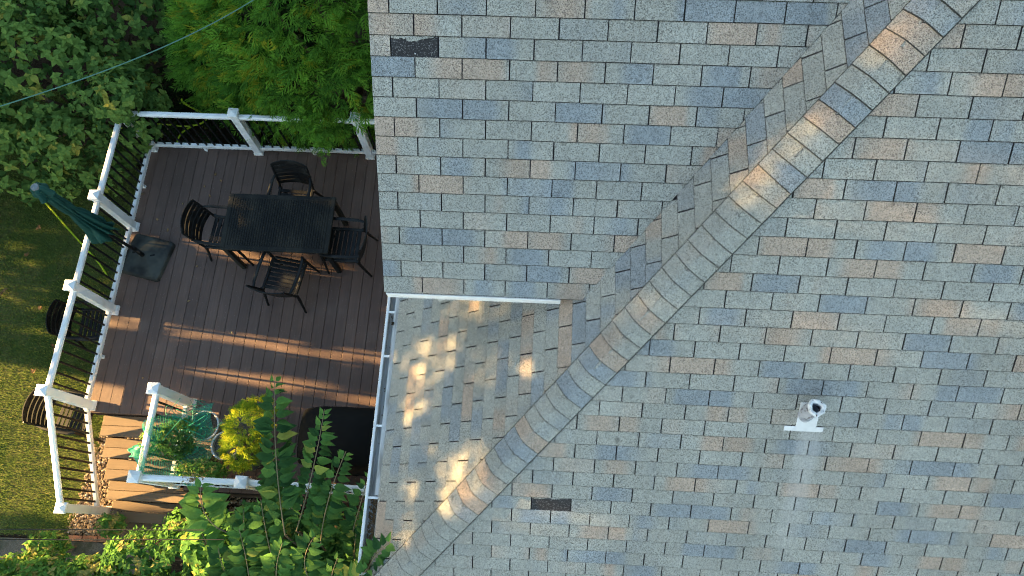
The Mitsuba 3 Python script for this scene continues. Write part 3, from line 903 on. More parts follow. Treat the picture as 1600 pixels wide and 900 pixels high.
G4 = 'chairs around the patio table'
make_chair('patio_chair', 'black slatted patio chair at the long far side of the table, next to the railing', 'chair', chair_at(-3.275, 4.05, -93), G4)
make_chair('patio_chair', 'black slatted patio chair at the end of the table nearest the parasol base', 'chair', chair_at(-4.085, 3.60, -4), G4)
make_chair('patio_chair', 'black slatted patio chair between the table end and the roof edge', 'chair', chair_at(-2.53, 3.50, 178), G4)
make_chair('patio_chair', 'black slatted patio chair turned askew on the open deck side of the table', 'chair', chair_at(-3.235, 3.04, 81), G4)
make_chair('lawn_chair', 'black slatted chair on the lawn behind the long deck railing', 'chair', chair_at(-6.16, 2.56, 4, 0), 'chairs on the lawn')
make_chair('lawn_chair', 'black slatted chair on the lawn behind the top of the stair railing', 'chair', chair_at(-6.13, 1.30, -8, 0), 'chairs on the lawn')

# ------------------------------------------------------------------ parasol
par = thing('parasol', 'folded dark green parasol standing in a square base by the railing', 'parasol')
UC = np.array([-5.305, 3.36])
bc = UC + [.02, 0]
R0 = -0.215
mb = MB()


def ring(half, z, rnd, n=6):
    out = []
    for q in range(4):
        cx, cy = (half - rnd) * (1 if q in (0, 3) else -1), (half - rnd) * (1 if q in (0, 1) else -1)
        for i in range(n):
            a = q * math.pi / 2 + i / (n - 1) * math.pi / 2
            out.append((cx + rnd * math.cos(a), cy + rnd * math.sin(a), z))
    return out


rings = [ring(.29, 0, .05), ring(.288, .05, .05), ring(.278, .068, .05), ring(.255, .078, .05), ring(.19, .092, .05), ring(.06, .115, .05), ring(.04, .118, .03)]
nn = len(rings[0]); v = np.array(sum(rings, []))
q = [[i * nn + j, i * nn + (j + 1) % nn, (i + 1) * nn + (j + 1) % nn, (i + 1) * nn + j] for i in range(len(rings) - 1) for j in range(nn)]
v = np.vstack([v, [0, 0, .118]])
mb.add(rotz(v, R0) + [bc[0], bc[1], DZ], q); mb.add(rotz(v, R0) + [bc[0], bc[1], DZ], [[(len(rings) - 1) * nn + j, (len(rings) - 1) * nn + (j + 1) % nn, len(v) - 1] for j in range(nn)])
base = put(par, 'base', mb, 'm_base', 35)
for o in (.09, -.14):
    c = rotz(np.array([[o, .02, 0]]), R0)[0]
    put(base, 'grip_slot', MB().box((bc[0] + c[0] - .045, bc[1] + c[1] - .012, DZ + .098), (bc[0] + c[0] + .045, bc[1] + c[1] + .012, DZ + .112), .004, rot=R0 + .5), 'm_black')
put(par, 'socket', MB().tube([(UC[0], UC[1], DZ + .10), (UC[0], UC[1], DZ + .38)], .028, 12), 'm_black', 40)
put(par, 'clamp_knob', MB().tube([(UC[0] + .02, UC[1] - .01, DZ + .30), (UC[0] + .075, UC[1] - .03, DZ + .30)], .017, 10), 'm_black', 40)
put(par, 'pole', MB().tube([(UC[0], UC[1], DZ + .12), (UC[0] - .055, UC[1] - .085, 3.24)], .0195, 12), 'm_black', 40)
NTH, NZ = 128, 40
zs = np.linspace(0, 1, NZ); v = []
for iz, t in enumerate(zs):
    for j in range(NTH):
        th = j / NTH * 2 * np.pi
        rad = .058 + .035 * (1 - t) + .105 * max(0, 1 - t / .52) ** 1.1 - .014 * math.exp(-((t - .5) / .05) ** 2)
        w1 = th + .35 * math.sin(2 * th + 1.3) + .25 * math.sin(t * 7 + 3 * th)
        pleat = abs(math.sin(3.5 * w1 + .8 * t)) ** .8 * .75 + .25 * abs(math.sin(7 * th + 4 * t + 1))
        deep = .60 - .25 * t
        r = rad * (1 - deep * (1 - pleat)) * (1 + .06 * math.sin(3 * th + 5 * t) + .03 * math.sin(17 * th + 9 * t))
        z = 1.96 + 1.25 * t + .10 * (1 - t) ** 3 * (1.4 * abs(math.sin(3.5 * w1 + .6)) - .7 + .5 * math.sin(th + 2))
        th2 = th + .35 * t * t
        cx, cy = UC[0] - .055 * (z - 1) / 2.24, UC[1] - .085 * (z - 1) / 2.24
        v.append((cx + r * math.cos(th2), cy + r * math.sin(th2), z))
q = [[i * NTH + j, i * NTH + (j + 1) % NTH, (i + 1) * NTH + (j + 1) % NTH, (i + 1) * NTH + j] for i in range(NZ - 1) for j in range(NTH)]
can = put(par, 'canopy', MB().add(v, q), 'm_canvas', smooth=True)
vent = []; nv = 48
for iz, (r, z) in enumerate(((.035, 3.235), (.06, 3.215), (.072, 3.15), (.088, 3.06))):
    for j in range(nv):
        th = j / nv * 2 * np.pi
        rr_ = r * (1 + (.12 + .1 * iz) * math.sin(4 * th + iz * .3))
        vent.append((UC[0] - .055 + rr_ * math.cos(th), UC[1] - .085 + rr_ * math.sin(th), z + .03 * (iz == 3) * math.sin(4 * th + 1)))
put(can, 'vent_flap', MB().add(vent, [[i * nv + j, i * nv + (j + 1) % nv, (i + 1) * nv + (j + 1) % nv, (i + 1) * nv + j] for i in range(3) for j in range(nv)]), 'm_canvas', smooth=True)
put(par, 'finial', MB().tube([(UC[0] - .056, UC[1] - .086, 3.225), (UC[0] - .056, UC[1] - .086, 3.25), (UC[0] - .056, UC[1] - .086, 3.262)], [.042, .04, .018], 16), 'm_grey', 40)
for a in range(8):
    th = a * math.pi / 4 + .3
    put(par, 'rib', MB().tube([(UC[0] + .05 * math.cos(th), UC[1] + .05 * math.sin(th), 1.78 + .02 * (a % 3)), (UC[0] - .04 + .035 * math.cos(th), UC[1] - .06 + .035 * math.sin(th), 2.7)], .005, 5), 'm_black')

# ------------------------------------------------------------------ covered grill
grill = thing('covered_grill', 'barbecue under a black cover against the house wall', 'grill')
gx0, gx1, gy0, gy1 = -2.63, -1.06, .66, 1.37
nx, nth = 60, 40; v = []
for i in range(nx + 1):
    t = i / nx; x = gx0 + (gx1 - gx0) * t
    edge = min(1, 6 * min(t, 1 - t) + .02) ** .45
    hgt = (.96 + .05 * math.exp(-((t - .42) / .25) ** 2)) * (.80 + .20 * edge)
    for j in range(nth + 1):
        u = j / nth * 2 - 1
        # rounded lid section: vertical sides, arched top
        s = math.copysign(abs(u) ** .8, u)
        if abs(u) > .55:
            k = (abs(u) - .55) / .45
            yy, z = math.copysign(1, u) * (.93 + .07 * k), hgt * .80 * (1 - k)
        else:
            a = u / .55 * math.pi / 2
            yy, z = .93 * math.sin(a) ** 1 if a >= 0 else -.93 * abs(math.sin(a)), hgt * (.80 + .20 * math.cos(a) ** .8)
        yc = (gy0 + gy1) / 2; hwid = (gy1 - gy0) / 2 * (.9 + .1 * edge)
        fold = .012 * math.sin(x * 23 + u * 3) * (abs(u) > .5) * (abs(u) - .5) * 2
        v.append((x, yc + yy * hwid + math.copysign(fold, u), DZ + .01 + z + .006 * math.sin(9 * x) * math.cos(7 * u)))
q = [[i * (nth + 1) + j, (i + 1) * (nth + 1) + j, (i + 1) * (nth + 1) + j + 1, i * (nth + 1) + j + 1] for i in range(nx) for j in range(nth)]
mb = MB().add(v, q)
for i in (0, nx):
    rowi = np.array(v)[i * (nth + 1):(i + 1) * (nth + 1)]; c = rowi.mean(0) * [1, 1, 0] + [0, 0, DZ + .3]
    mb.add(np.vstack([rowi, c]), [[j, j + 1, nth + 1] for j in range(nth)])
cov = put(grill, 'cover', mb, 'm_cover', 50)
put(cov, 'hem_strap', MB().box((gx0 + .02, gy0 - .004, DZ + .12), (gx1 - .02, gy0 + .004, DZ + .15)), 'm_black')
for x in (gx0 + .12, gx1 - .12):
    put(grill, 'wheel', MB().tube([(x, gy0 + .1, DZ + .05), (x + .03, gy0 + .1, DZ + .05)], .05, 14), 'm_black', 40)


# ------------------------------------------------------------------ hoses, wires, litter, bricks
def noise_path(pts, n=24, amp=0.0, seed=0):
    from scipy.interpolate import CubicSpline
    p = np.array(pts, float); t = np.r_[0, np.cumsum(np.linalg.norm(np.diff(p, axis=0), axis=1))]
    s = np.linspace(0, t[-1], n)
    q = CubicSpline(t, p)(s) if len(p) > 2 else p[0] + (p[1] - p[0]) * (s / t[-1])[:, None]
    r = np.random.default_rng(seed)
    return q + amp * np.cumsum(r.standard_normal(q.shape), 0) * .3


def line_thing(name, label, cat, pts, r, mat, n=30, amp=0, sides=6):
    k = numbered(name)
    scene[k] = ply(tube(noise_path(pts, n, amp), r, sides), mat, 40)
    tag(k, label, cat)


line_thing('garden_hose', 'lime green hose lying straight across the lawn below the folded parasol', 'hose', [(-7.86, 4.73, .03), (-7.4, 4.33, .03), (-6.97, 3.95, .03), (-6.7, 3.72, .03), (-6.40, 3.40, .03)], .013, 'm_lime', 30)
line_thing('garden_hose', 'lime green hose crossing the dark ground behind the far deck railing', 'hose', [(-6.96, 5.74, .40), (-6.34, 5.74, .40), (-5.81, 5.80, .40), (-5.45, 5.79, .40), (-5.23, 5.91, .41), (-5.40, 6.05, .43), (-5.66, 6.23, .46)], .014, 'm_lime', 44)
line_thing('garden_hose', 'short curved end of lime green hose behind the far deck railing', 'hose', [(-5.42, 5.79, .40), (-5.62, 5.57, .38), (-5.59, 5.37, .36)], .013, 'm_lime', 14)
line_thing('overhead_cable', 'green cable hanging across the broad-leaved tree and the conifer', 'cable', [(-5.75, 3.49, 4.1), (-4.45, 4.22, 3.97), (-3.132, 5.058, 4.0), (-2.7, 5.40, 4.06)], .0058, 'm_wire_green', 40)
line_thing('thin_wire', 'thin dark wire over the brick edging, the one nearer the stairs', 'wire', [(-6.2, -.19, 3), (-4.79, -.129, 2.98), (-3.0, -.045, 3.0)], .0045, 'm_wire_dark', 30)
line_thing('thin_wire', 'thin dark wire over the path, the one nearer the hedge', 'wire', [(-6.2, -.285, 3), (-4.765, -.218, 2.98), (-2.8, -.118, 3.0)], .0045, 'm_wire_dark', 30)

edging = thing('brick_edging', 'row of orange bricks edging the gravel bed along the path', 'bricks')
x = -6.07; k = 0
while x < -3.2:
    rr = random.Random(300 + k); w = .2
    v, f = rbox((x + .004, -.285 + rr.uniform(-.004, .004), -.05), (x + w - .004, -.215 + rr.uniform(-.004, .004), .035 + rr.uniform(-.005, .005)), .006)
    put(edging, 'brick', MB().add(rotz(v, rr.uniform(-.02, .02), v.mean(0)), f, np.tile([rr.random(), 0], (len(v), 1))), 'm_brick')
    x += w + .006; k += 1


def leaves(base, d, nrm, Ln, W, u, fold=.25, curl=.25):
    """Batched leaves: ovate blades folded along the midrib and bent back. All arguments per leaf."""
    base, d, nrm = (np.asarray(q, float) for q in (base, d, nrm)); N = len(base)
    d = d / (np.linalg.norm(d, axis=1, keepdims=True) + 1e-9)
    side = np.cross(d, nrm); side /= np.linalg.norm(side, axis=1, keepdims=True) + 1e-9
    nn_ = np.cross(side, d)
    Ln, W, u = (np.broadcast_to(np.asarray(q, float), (N,)) for q in (Ln, W, u))
    fold, curl = (np.broadcast_to(np.asarray(q, float), (N,)) for q in (fold, curl))
    tm = np.array([0, .22, .46, .76, 1.0]); wm = np.array([0, .43, .49, .235, 0])
    P = np.zeros((N, 11, 3)); UV = np.zeros((N, 11, 2))

    def at_(t, w, sgn):
        bend = -curl * Ln * t * t
        q = base + d * (Ln * t * (1 - .15 * curl * t))[:, None] + side * (sgn * w * W)[:, None] + nn_ * (bend + fold * w * W)[:, None]
        return q
    for i in range(5):
        P[:, i] = at_(tm[i], 0 * Ln, 0); UV[:, i, 1] = tm[i]
    for i in range(3):
        P[:, 5 + i] = at_(tm[i + 1], np.full(N, wm[i + 1]), 1); P[:, 8 + i] = at_(tm[i + 1], np.full(N, wm[i + 1]), -1)
        UV[:, 5 + i, 1] = UV[:, 8 + i, 1] = tm[i + 1]
    UV[:, :, 0] = u[:, None]
    F = np.array([[0, 1, 5], [1, 6, 5], [1, 2, 6], [2, 7, 6], [2, 3, 7], [3, 4, 7], [0, 8, 1], [1, 8, 9], [1, 9, 2], [2, 9, 10], [2, 10, 3], [3, 10, 4]])
    f = (F[None] + (np.arange(N) * 11)[:, None, None]).reshape(-1, 3)
    return P.reshape(-1, 3), f, UV.reshape(-1, 2)


for (x, y) in [(-4.635, 4.334), (-4.61, 4.635), (-4.98, 4.201), (-5.105, 3.807), (-4.58, 3.275), (-4.626, 2.765), (-5.003, 1.716), (-5.281, 3.916), (-5.55, 4.316), (-3.95, 2.35), (-4.72, 4.45), (-4.5, 4.55)]:
    k = numbered('fallen_leaf'); a = random.uniform(0, 6.28)
    v, f, uv = leaves([[x, y, DZ + .006]], [[math.cos(a), math.sin(a), .1]], [[random.uniform(-.3, .3), random.uniform(-.3, .3), 1]], random.uniform(.03, .06), random.uniform(.02, .035), random.uniform(.5, 1), .5, .1)
    scene[k] = ply((v, f), 'm_dryleaf', uv=uv)
    tag(k, 'small dry leaf lying on the brown deck boards', 'leaf', 'dry leaves scattered on the deck')
for (x, y) in [(-8.295, 4.282), (-7.629, 4.138), (-7.697, 3.661), (-7.539, 5.2), (-7.272, 2.898), (-7.1, 1.9), (-7.9, 3.1), (-6.9, 2.3), (-7.5, 4.7)]:
    k = numbered('lawn_leaf'); mb = MB()
    for q in range(3):
        a = random.uniform(0, 6.28); mb.add(*leaves([[x, y, .05 + .01 * q]], [[math.cos(a), math.sin(a), .15]], [[.1, .2, 1]], random.uniform(.06, .09), .04, random.uniform(0, .6), .4, .2))
    v, f, uv = mb.out(); scene[k] = ply((v, f), 'm_dryleaf', uv=uv)
    tag(k, 'curled brown leaf lying in the grass of the lawn', 'leaf', 'dead leaves on the lawn')
# ------------------------------------------------------------------ plants
def shell(lumps, n, seed, zmin=0.0, depth=.25, up=-.25):
    """Points near the surface of a union of ellipsoids, with outward directions."""
    r = np.random.default_rng(seed)
    lumps = np.array(lumps, float); wgt = np.array([l[3] * l[4] + l[3] * l[5] + l[4] * l[5] for l in lumps]); wgt /= wgt.sum()
    P, D = [], []
    while len(P) < n:
        l = lumps[r.choice(len(lumps), p=wgt)]
        q = r.standard_normal(3); q /= np.linalg.norm(q)
        if q[2] < up: continue
        k = 1 - depth * r.random() ** 1.5
        p = l[:3] + q * l[3:6] * k
        if p[2] < zmin: continue
        e = ((p - lumps[:, :3]) / lumps[:, 3:6]); inside = (e ** 2).sum(1) < .62
        if inside.any(): continue
        d = q / l[3:6]; d /= np.linalg.norm(d)
        P.append(p); D.append(d)
    return np.array(P), np.array(D)


def basis(d, r):
    a = np.cross(d, r.standard_normal(d.shape)); a /= np.linalg.norm(a, axis=1, keepdims=True) + 1e-9
    return a, np.cross(d, a)


def rosettes(P, D, seed, Lr=(.08, .13), ratio=.58, pairs=3, tone=(.2, .75), yellow=.03, droop=.35, zlight=None):
    """Leafy shoot tips: crossed pairs of leaves, smaller and more upright towards the tip."""
    r = np.random.default_rng(seed); N = len(P)
    a, b = basis(D, r)
    B, Dd, Nn, Ln, U = [], [], [], [], []
    L0 = r.uniform(*Lr, N); t0 = r.uniform(*tone, N)
    t0 = np.where(r.random(N) < yellow, r.uniform(.85, 1, N), t0)
    for k in range(pairs):
        ph = k * np.pi / 2 + r.normal(0, .2, N)
        c = np.cos(ph)[:, None] * a + np.sin(ph)[:, None] * b
        for s in (-1, 1):
            lift = (k / max(1, pairs - 1)) * .9 - droop + r.normal(0, .18, N)
            dd = s * c + D * lift[:, None] + r.normal(0, .12, (N, 3))
            B.append(P + D * (k * .022 - .03) + r.normal(0, .004, (N, 3))); Dd.append(dd)
            Nn.append(D + r.normal(0, .22, (N, 3))); Ln.append(L0 * (1 - .22 * k) * r.uniform(.8, 1.15, N)); U.append(np.clip(t0 + .07 * k + r.normal(0, .06, N), 0, 1))
    B, Dd, Nn, Ln, U = np.vstack(B), np.vstack(Dd), np.vstack(Nn), np.concatenate(Ln), np.concatenate(U)
    return leaves(B, Dd, Nn, Ln, Ln * ratio, U, r.uniform(.1, .4, len(B)), r.uniform(.1, .45, len(B)))


def limbs(root, tips, r0, seed, sides=7):
    r = np.random.default_rng(seed); mb = MB(); root = np.array(root, float)
    for t in tips:
        t = np.array(t, float); m = (root * .55 + t * .45) + r.normal(0, .06, 3); m[2] = max(m[2], root[2])
        mb.tube(noise_path([root, m, t], 10), np.linspace(r0, r0 * .25, 10), sides)
    return mb


# broad-leaved tree at the corner of the lawn
tree = thing('broadleaf_tree', 'dense dark green broad-leaved tree leaning over the corner of the railing', 'tree')
LUMPS = [(-7.0, 5.75, 1.2, 1.25, 1.2, 1.55), (-5.85, 5.35, 1.45, .62, .62, .85), (-6.3, 6.9, 1.1, 1.0, 1.0, 1.5), (-8.0, 5.0, 1.0, 1.0, .75, 1.1), (-8.3, 6.6, 1.2, 1.4, 1.2, 1.7), (-7.0, 8.2, 1.2, 1.4, 1.2, 1.6), (-6.6, 4.85, 1.0, .8, .55, 1.0), (-5.55, 5.2, 1.75, .42, .42, .75), (-7.5, 4.75, .9, .7, .5, .8)]
P, D = shell(LUMPS, 2000, 11, .15)
D = D + [0, 0, .55]; D /= np.linalg.norm(D, axis=1, keepdims=True)
cl = np.array([meshkit.fbm(P * 1.7)]).ravel() if False else np.sin(P[:, 0] * 3.1 + 1) * np.sin(P[:, 1] * 2.7) * .12
v, f, uv = rosettes(P, D, 12, (.10, .17), .64, 3, (.1, .75), .03)
put(tree, 'crown', MB().add(v, f, uv), 'm_leaf_lilac', kind='stuff')
inner, Di = shell([(x, y, z, a * .8, b * .8, c * .8) for x, y, z, a, b, c in LUMPS], 1500, 13, .1, .3)
put(tree, 'inner_foliage', MB().add(*rosettes(inner, Di, 14, (.09, .14), .6, 2, (0, .3), .06)), 'm_leaf_lilac', kind='stuff')
put(tree, 'trunk', limbs((-6.9, 6.0, 0), [l[:3] for l in LUMPS] + [(-6.6, 5.2, 2.0), (-7.3, 5.4, 2.1), (-6.2, 5.6, 1.9)], .06, 15), 'm_bark', 40)


# conifer with flat fan sprays
def sprays(P, D, seed, Ln=(.14, .24), tone=(.15, .7), yellow_fn=None, brown=.0):
    r = np.random.default_rng(seed); N = len(P)
    hor = D.copy(); hor[:, 2] *= .4; hor += r.normal(0, .45, (N, 3)); hor[:, 2] += .05
    hor /= np.linalg.norm(hor, axis=1, keepdims=True)
    nrm = D * .6 + [0, 0, .7] + r.normal(0, .3, (N, 3))
    side = np.cross(hor, nrm); side /= np.linalg.norm(side, axis=1, keepdims=True); nrm = np.cross(side, hor)
    L_ = r.uniform(*Ln, N); u = r.uniform(*tone, N)
    if yellow_fn is not None:
        y = yellow_fn(P); u = np.where(r.random(N) < y, r.uniform(.78, .98, N), u)
    V, U = [], []

    def blade(b, d, ln, wd, uu):
        s = np.cross(d, nrm); s /= np.linalg.norm(s, axis=1, keepdims=True) + 1e-9
        tip = b + d * ln[:, None] - nrm * (.12 * ln)[:, None]
        mid = b + d * (.5 * ln)[:, None]
        V.append(np.stack([b, mid + s * (wd * .5)[:, None], tip, mid - s * (wd * .5)[:, None]], 1)); U.append(np.repeat(uu[:, None], 4, 1))
    blade(P, hor, L_, L_ * .08, u - .05)
    for k in range(5):
        t = .12 + .16 * k
        for sgn in (-1, 1):
            ang = .75 - .06 * k + r.normal(0, .1, N)
            d = hor * np.cos(ang)[:, None] + side * (sgn * np.sin(ang))[:, None]
            b = P + hor * (L_ * (t + .06 * (sgn > 0)))[:, None]
            ln = L_ * (.52 - .065 * k) * r.uniform(.8, 1.2, N)
            blade(b, d, ln, ln * .17, np.clip(u + .05 + r.normal(0, .05, N), 0, 1))
            e = d * .8 + hor * .6; e /= np.linalg.norm(e, axis=1, keepdims=True)
            if k < 3: blade(b + d * (.45 * ln)[:, None], e, ln * .5, ln * .13, np.clip(u + .1, 0, 1))
    V = np.concatenate(V, 0); n = len(V); U = np.concatenate(U, 0)
    i = np.arange(n)[:, None] * 4
    f = np.vstack([i + [0, 1, 2], i + [0, 2, 3]])
    return V.reshape(-1, 3), f, np.stack([U.ravel(), np.full(n * 4, .5)], 1)


con = thing('conifer', 'bright green conifer with feathery fan sprays hanging over the far railing', 'tree')
CL = [(-3.1, 6.55, 1.6, 1.55, 1.45, 1.95), (-4.0, 6.9, 1.3, 1.15, 1.2, 1.65), (-2.2, 6.2, 1.6, .95, .95, 1.5), (-3.05, 5.5, 1.75, .75, .5, .8), (-2.0, 6.0, 1.5, .6, .45, .8), (-3.75, 5.75, 1.5, .6, .6, .9), (-2.6, 7.6, 1.8, 1.5, 1.2, 2.0), (-1.6, 6.6, 1.6, .8, 1.1, 1.9), (-4.4, 7.6, 1.2, 1.1, 1.1, 1.8), (-2.6, 5.42, 1.9, .5, .38, .7), (-4.55, 6.4, 1.1, .7, .7, 1.3)]
P, D = shell(CL, 5200, 21, .3, .25)
yel = lambda P: .04 + .55 * np.exp(-(((P[:, 0] + 4.45) / .28) ** 2 + ((P[:, 1] - 6.05) / .5) ** 2)) + .45 * np.exp(-(((P[:, 0] + 3.75) / .25) ** 2 + ((P[:, 1] - 5.5) / .25) ** 2)) + .25 * (np.sin(P[:, 0] * 5) * np.sin(P[:, 1] * 6 + 1) > .8)
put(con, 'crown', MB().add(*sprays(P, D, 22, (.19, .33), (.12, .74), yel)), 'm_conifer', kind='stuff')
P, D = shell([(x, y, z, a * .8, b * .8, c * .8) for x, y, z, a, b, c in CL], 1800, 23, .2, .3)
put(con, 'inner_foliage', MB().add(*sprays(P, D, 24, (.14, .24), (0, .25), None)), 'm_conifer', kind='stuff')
put(con, 'trunk', limbs((-3.1, 6.6, 0), [(-3.1, 6.6, 3.2), (-4.0, 6.9, 2.4), (-2.2, 6.0, 2.4), (-2.9, 5.4, 2.1), (-2.1, 5.3, 2), (-3.7, 5.8, 2), (-2.6, 7.5, 3)], .10, 25), 'm_bark', 40)
# the branch that droops over the deck
Pb = np.array([(-3.12 + .38 * t + random.gauss(0, .10 * (1 - .6 * t)), 4.98 - .42 * t + random.gauss(0, .07), 2.28 - .18 * t + random.gauss(0, .05)) for t in np.linspace(0, 1, 170)])
Db = np.tile([.35, -.65, .45], (len(Pb), 1)) + rng.normal(0, .25, (len(Pb), 3))
put(con, 'drooping_branch', MB().add(*sprays(Pb, Db / np.linalg.norm(Db, axis=1, keepdims=True), 26, (.10, .17), (.2, .65), None)), 'm_conifer', kind='stuff')

# ivy and dead twigs on the dark ground behind the railing
n = 3400
P = np.column_stack([rng.uniform(-6.6, -3.6, n), rng.uniform(5.25, 9.2, n), rng.uniform(.02, .5, n)])
P = P[((P[:, 0] + P[:, 1] * .0) > -6.4)]
D = np.tile([0, 0, 1.0], (len(P), 1)) + rng.normal(0, .4, (len(P), 3)); D /= np.linalg.norm(D, axis=1, keepdims=True)
keep = (np.sin(P[:, 0] * 2.3 + 1) * np.sin(P[:, 1] * 2.1) + rng.normal(0, .35, len(P)) + .25 * (P[:, 1] > 6.2)) > -.1
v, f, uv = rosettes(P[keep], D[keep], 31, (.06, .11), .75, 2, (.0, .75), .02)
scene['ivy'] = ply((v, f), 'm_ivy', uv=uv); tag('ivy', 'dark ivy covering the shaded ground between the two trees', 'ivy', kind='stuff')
for i, (a, b) in enumerate((((-6.3, 7.2, .35), (-4.6, 6.0, .5)), ((-5.9, 6.9, .3), (-4.9, 6.5, .55)), ((-5.2, 6.6, .6), (-5.0, 6.2, .3)))):
    k = numbered('dead_twig'); scene[k] = ply(tube(noise_path([a, tuple((np.array(a) + b) / 2 + rng.normal(0, .08, 3)), b], 16), np.linspace(.012, .004, 16), 5), 'm_bark', 40)
    tag(k, 'thin bare twig lying over the dark ivy between the two trees', 'twig', 'bare twigs in the ivy')

# grass
def blades(n, seed, xr, yr, keepf, h=(.022, .05), w=.0048):
    r = np.random.default_rng(seed)
    b = np.column_stack([r.uniform(*xr, n), r.uniform(*yr, n), np.full(n, -.004)]); b = b[keepf(b[:, 0], b[:, 1])]
    N = len(b); a = r.uniform(0, 2 * np.pi, N); lean = np.abs(r.normal(0, .6, N)); H = r.uniform(*h, N)
    d = np.stack([np.cos(a) * lean, np.sin(a) * lean, np.ones(N)], 1); d /= np.linalg.norm(d, axis=1, keepdims=True)
    s = np.stack([-np.sin(a), np.cos(a), np.zeros(N)], 1) * (w * r.uniform(.6, 1.3, N))[:, None]
    tip = b + d * H[:, None]
    patch = .5 + .5 * np.sin(b[:, 0] * 2.1 + 1.3 * np.sin(b[:, 1] * 1.7)) * np.sin(b[:, 1] * 2.9 + b[:, 0])
    u = np.clip(r.normal(.36 + .22 * patch, .2, N), 0, .78); u = np.where(r.random(N) < .06, r.uniform(.8, 1, N), u)
    V = np.stack([b - s * .5, b + s * .5, b + d * (H * .55)[:, None] + s * .35, tip, b + d * (H * .55)[:, None] - s * .35], 1).reshape(-1, 3)
    i = np.arange(N)[:, None] * 5
    return V, np.vstack([i + [0, 1, 2], i + [0, 2, 4], i + [4, 2, 3]]), np.stack([np.repeat(u, 5), np.full(N * 5, .5)], 1)


edge_x = lambda y: np.interp(y, [-.24, .7, 1.5, 4.4, 5.6, 6.6], [-6.08, -5.98, -5.85, -5.85, -6.6, -8.0])
v, f, uv = blades(150000, 41, (-9.8, -5.75), (-.26, 6.6), lambda x, y: x < edge_x(y) + .03 * np.sin(y * 40))
scene['lawn_grass'] = ply((v, f), 'm_grass', uv=uv); tag('lawn_grass', 'short mown grass of the lawn, sunlit near the stairs and shaded further up', 'grass', kind='stuff')

# gravel
def pebbles(n, seed, fn):
    r = np.random.default_rng(seed); ico = trimesh.creation.icosphere(subdivisions=0); V, F, U = [], [], []
    k = len(ico.vertices)
    P = fn(r, n); N = len(P)
    s = r.uniform(.007, .017, N); sc = np.stack([s * r.uniform(.8, 1.4, N), s * r.uniform(.7, 1.1, N), s * r.uniform(.5, .8, N)], 1)
    v = ico.vertices[None] * sc[:, None] * (1 + .18 * r.standard_normal((N, k, 1)))
    a = r.uniform(0, 6.28, N); c, sn = np.cos(a)[:, None], np.sin(a)[:, None]
    v = np.stack([v[..., 0] * c - v[..., 1] * sn, v[..., 0] * sn + v[..., 1] * c, v[..., 2]], -1) + P[:, None]
    f = (ico.faces[None] + (np.arange(N) * k)[:, None, None]).reshape(-1, 3)
    uv = np.repeat(np.stack([r.random(N), r.random(N)], 1), k, 0)
    return v.reshape(-1, 3), f, uv


def gravel_at(r, n):
    y = r.uniform(-.21, 1.6, n); x0 = edge_x(y) - .02 + .03 * r.standard_normal(n); x = x0 + (r.uniform(0, 1, n)) * (-4.9 - x0)
    x[: n // 6] = r.uniform(-4.9, -3.0, n // 6); y[: n // 6] = r.uniform(-.2, .37, n // 6)
    return np.column_stack([x, y, r.uniform(.0, .02, n)])


v, f, uv = pebbles(11000, 42, gravel_at)
scene['gravel'] = ply((v, f), 'm_pebble', uv=uv); tag('gravel', 'tan gravel bed under the stair railing and around the stairs', 'gravel', kind='stuff')
sheet('gravel_bed', [(-6.05, -.22), (-3.0, -.22), (-3.0, .37), (-4.33, .37), (-4.33, 1.6), (-5.85, 1.6), (-5.95, .7)], -0.002, 'm_soil')

# tall shrub with long leafy shoots rising beside the gutter
shrub = thing('tall_shrub', 'tall green shrub with long shoots of paired leaves rising between the railing and the gutter', 'shrub')
SHOOTS = [  # tip, foot, leaf size, number of pairs
    ((-2.48, 1.385, 3.25), (-2.27, -.05, 2.9), .155, 13), ((-1.96, 1.08, 3.25), (-2.20, -.01, 2.8), .13, 12), ((-1.72, .71, 3.2), (-1.98, -.12, 2.7), .125, 10), ((-1.50, .52, 3.1), (-1.72, -.08, 2.6), .12, 7),
    ((-3.10, .34, 3.0), (-2.98, -.02, 2.75), .185, 5), ((-3.45, .05, 2.3), (-3.3, -.35, 2.0), .16, 5), ((-2.75, .15, 2.75), (-2.7, -.25, 2.4), .17, 5), ((-3.0, -.2, 2.6), (-2.95, -.5, 2.3), .16, 5), ((-1.25, .1, 3.2), (-1.45, -.3, 2.8), .14, 5), ((-2.55, .25, 2.9), (-2.45, -.35, 2.5), .15, 6), ((-1.15, -.05, 3.62), (-1.42, -.42, 3.1), .14, 6), ((-1.35, -.28, 3.45), (-1.62, -.5, 3.0), .13, 6), ((-1.95, -.05, 3.05), (-2.0, -.5, 2.6), .15, 6),
    ((-2.25, -.12, 3.0), (-2.35, -.6, 2.5), .15, 6), ((-2.75, -.02, 2.8), (-2.7, -.55, 2.4), .14, 6), ((-1.70, -.22, 3.1), (-1.75, -.65, 2.6), .13, 6), ((-2.02, .55, 2.75), (-2.1, -.1, 2.4), .12, 8), ((-2.6, .75, 2.65), (-2.5, -.05, 2.4), .13, 8), ((-1.62, .2, 2.8), (-1.7, -.25, 2.4), .11, 7)]
count = 0; stems = MB(); rl_ = np.random.default_rng(51); small = []
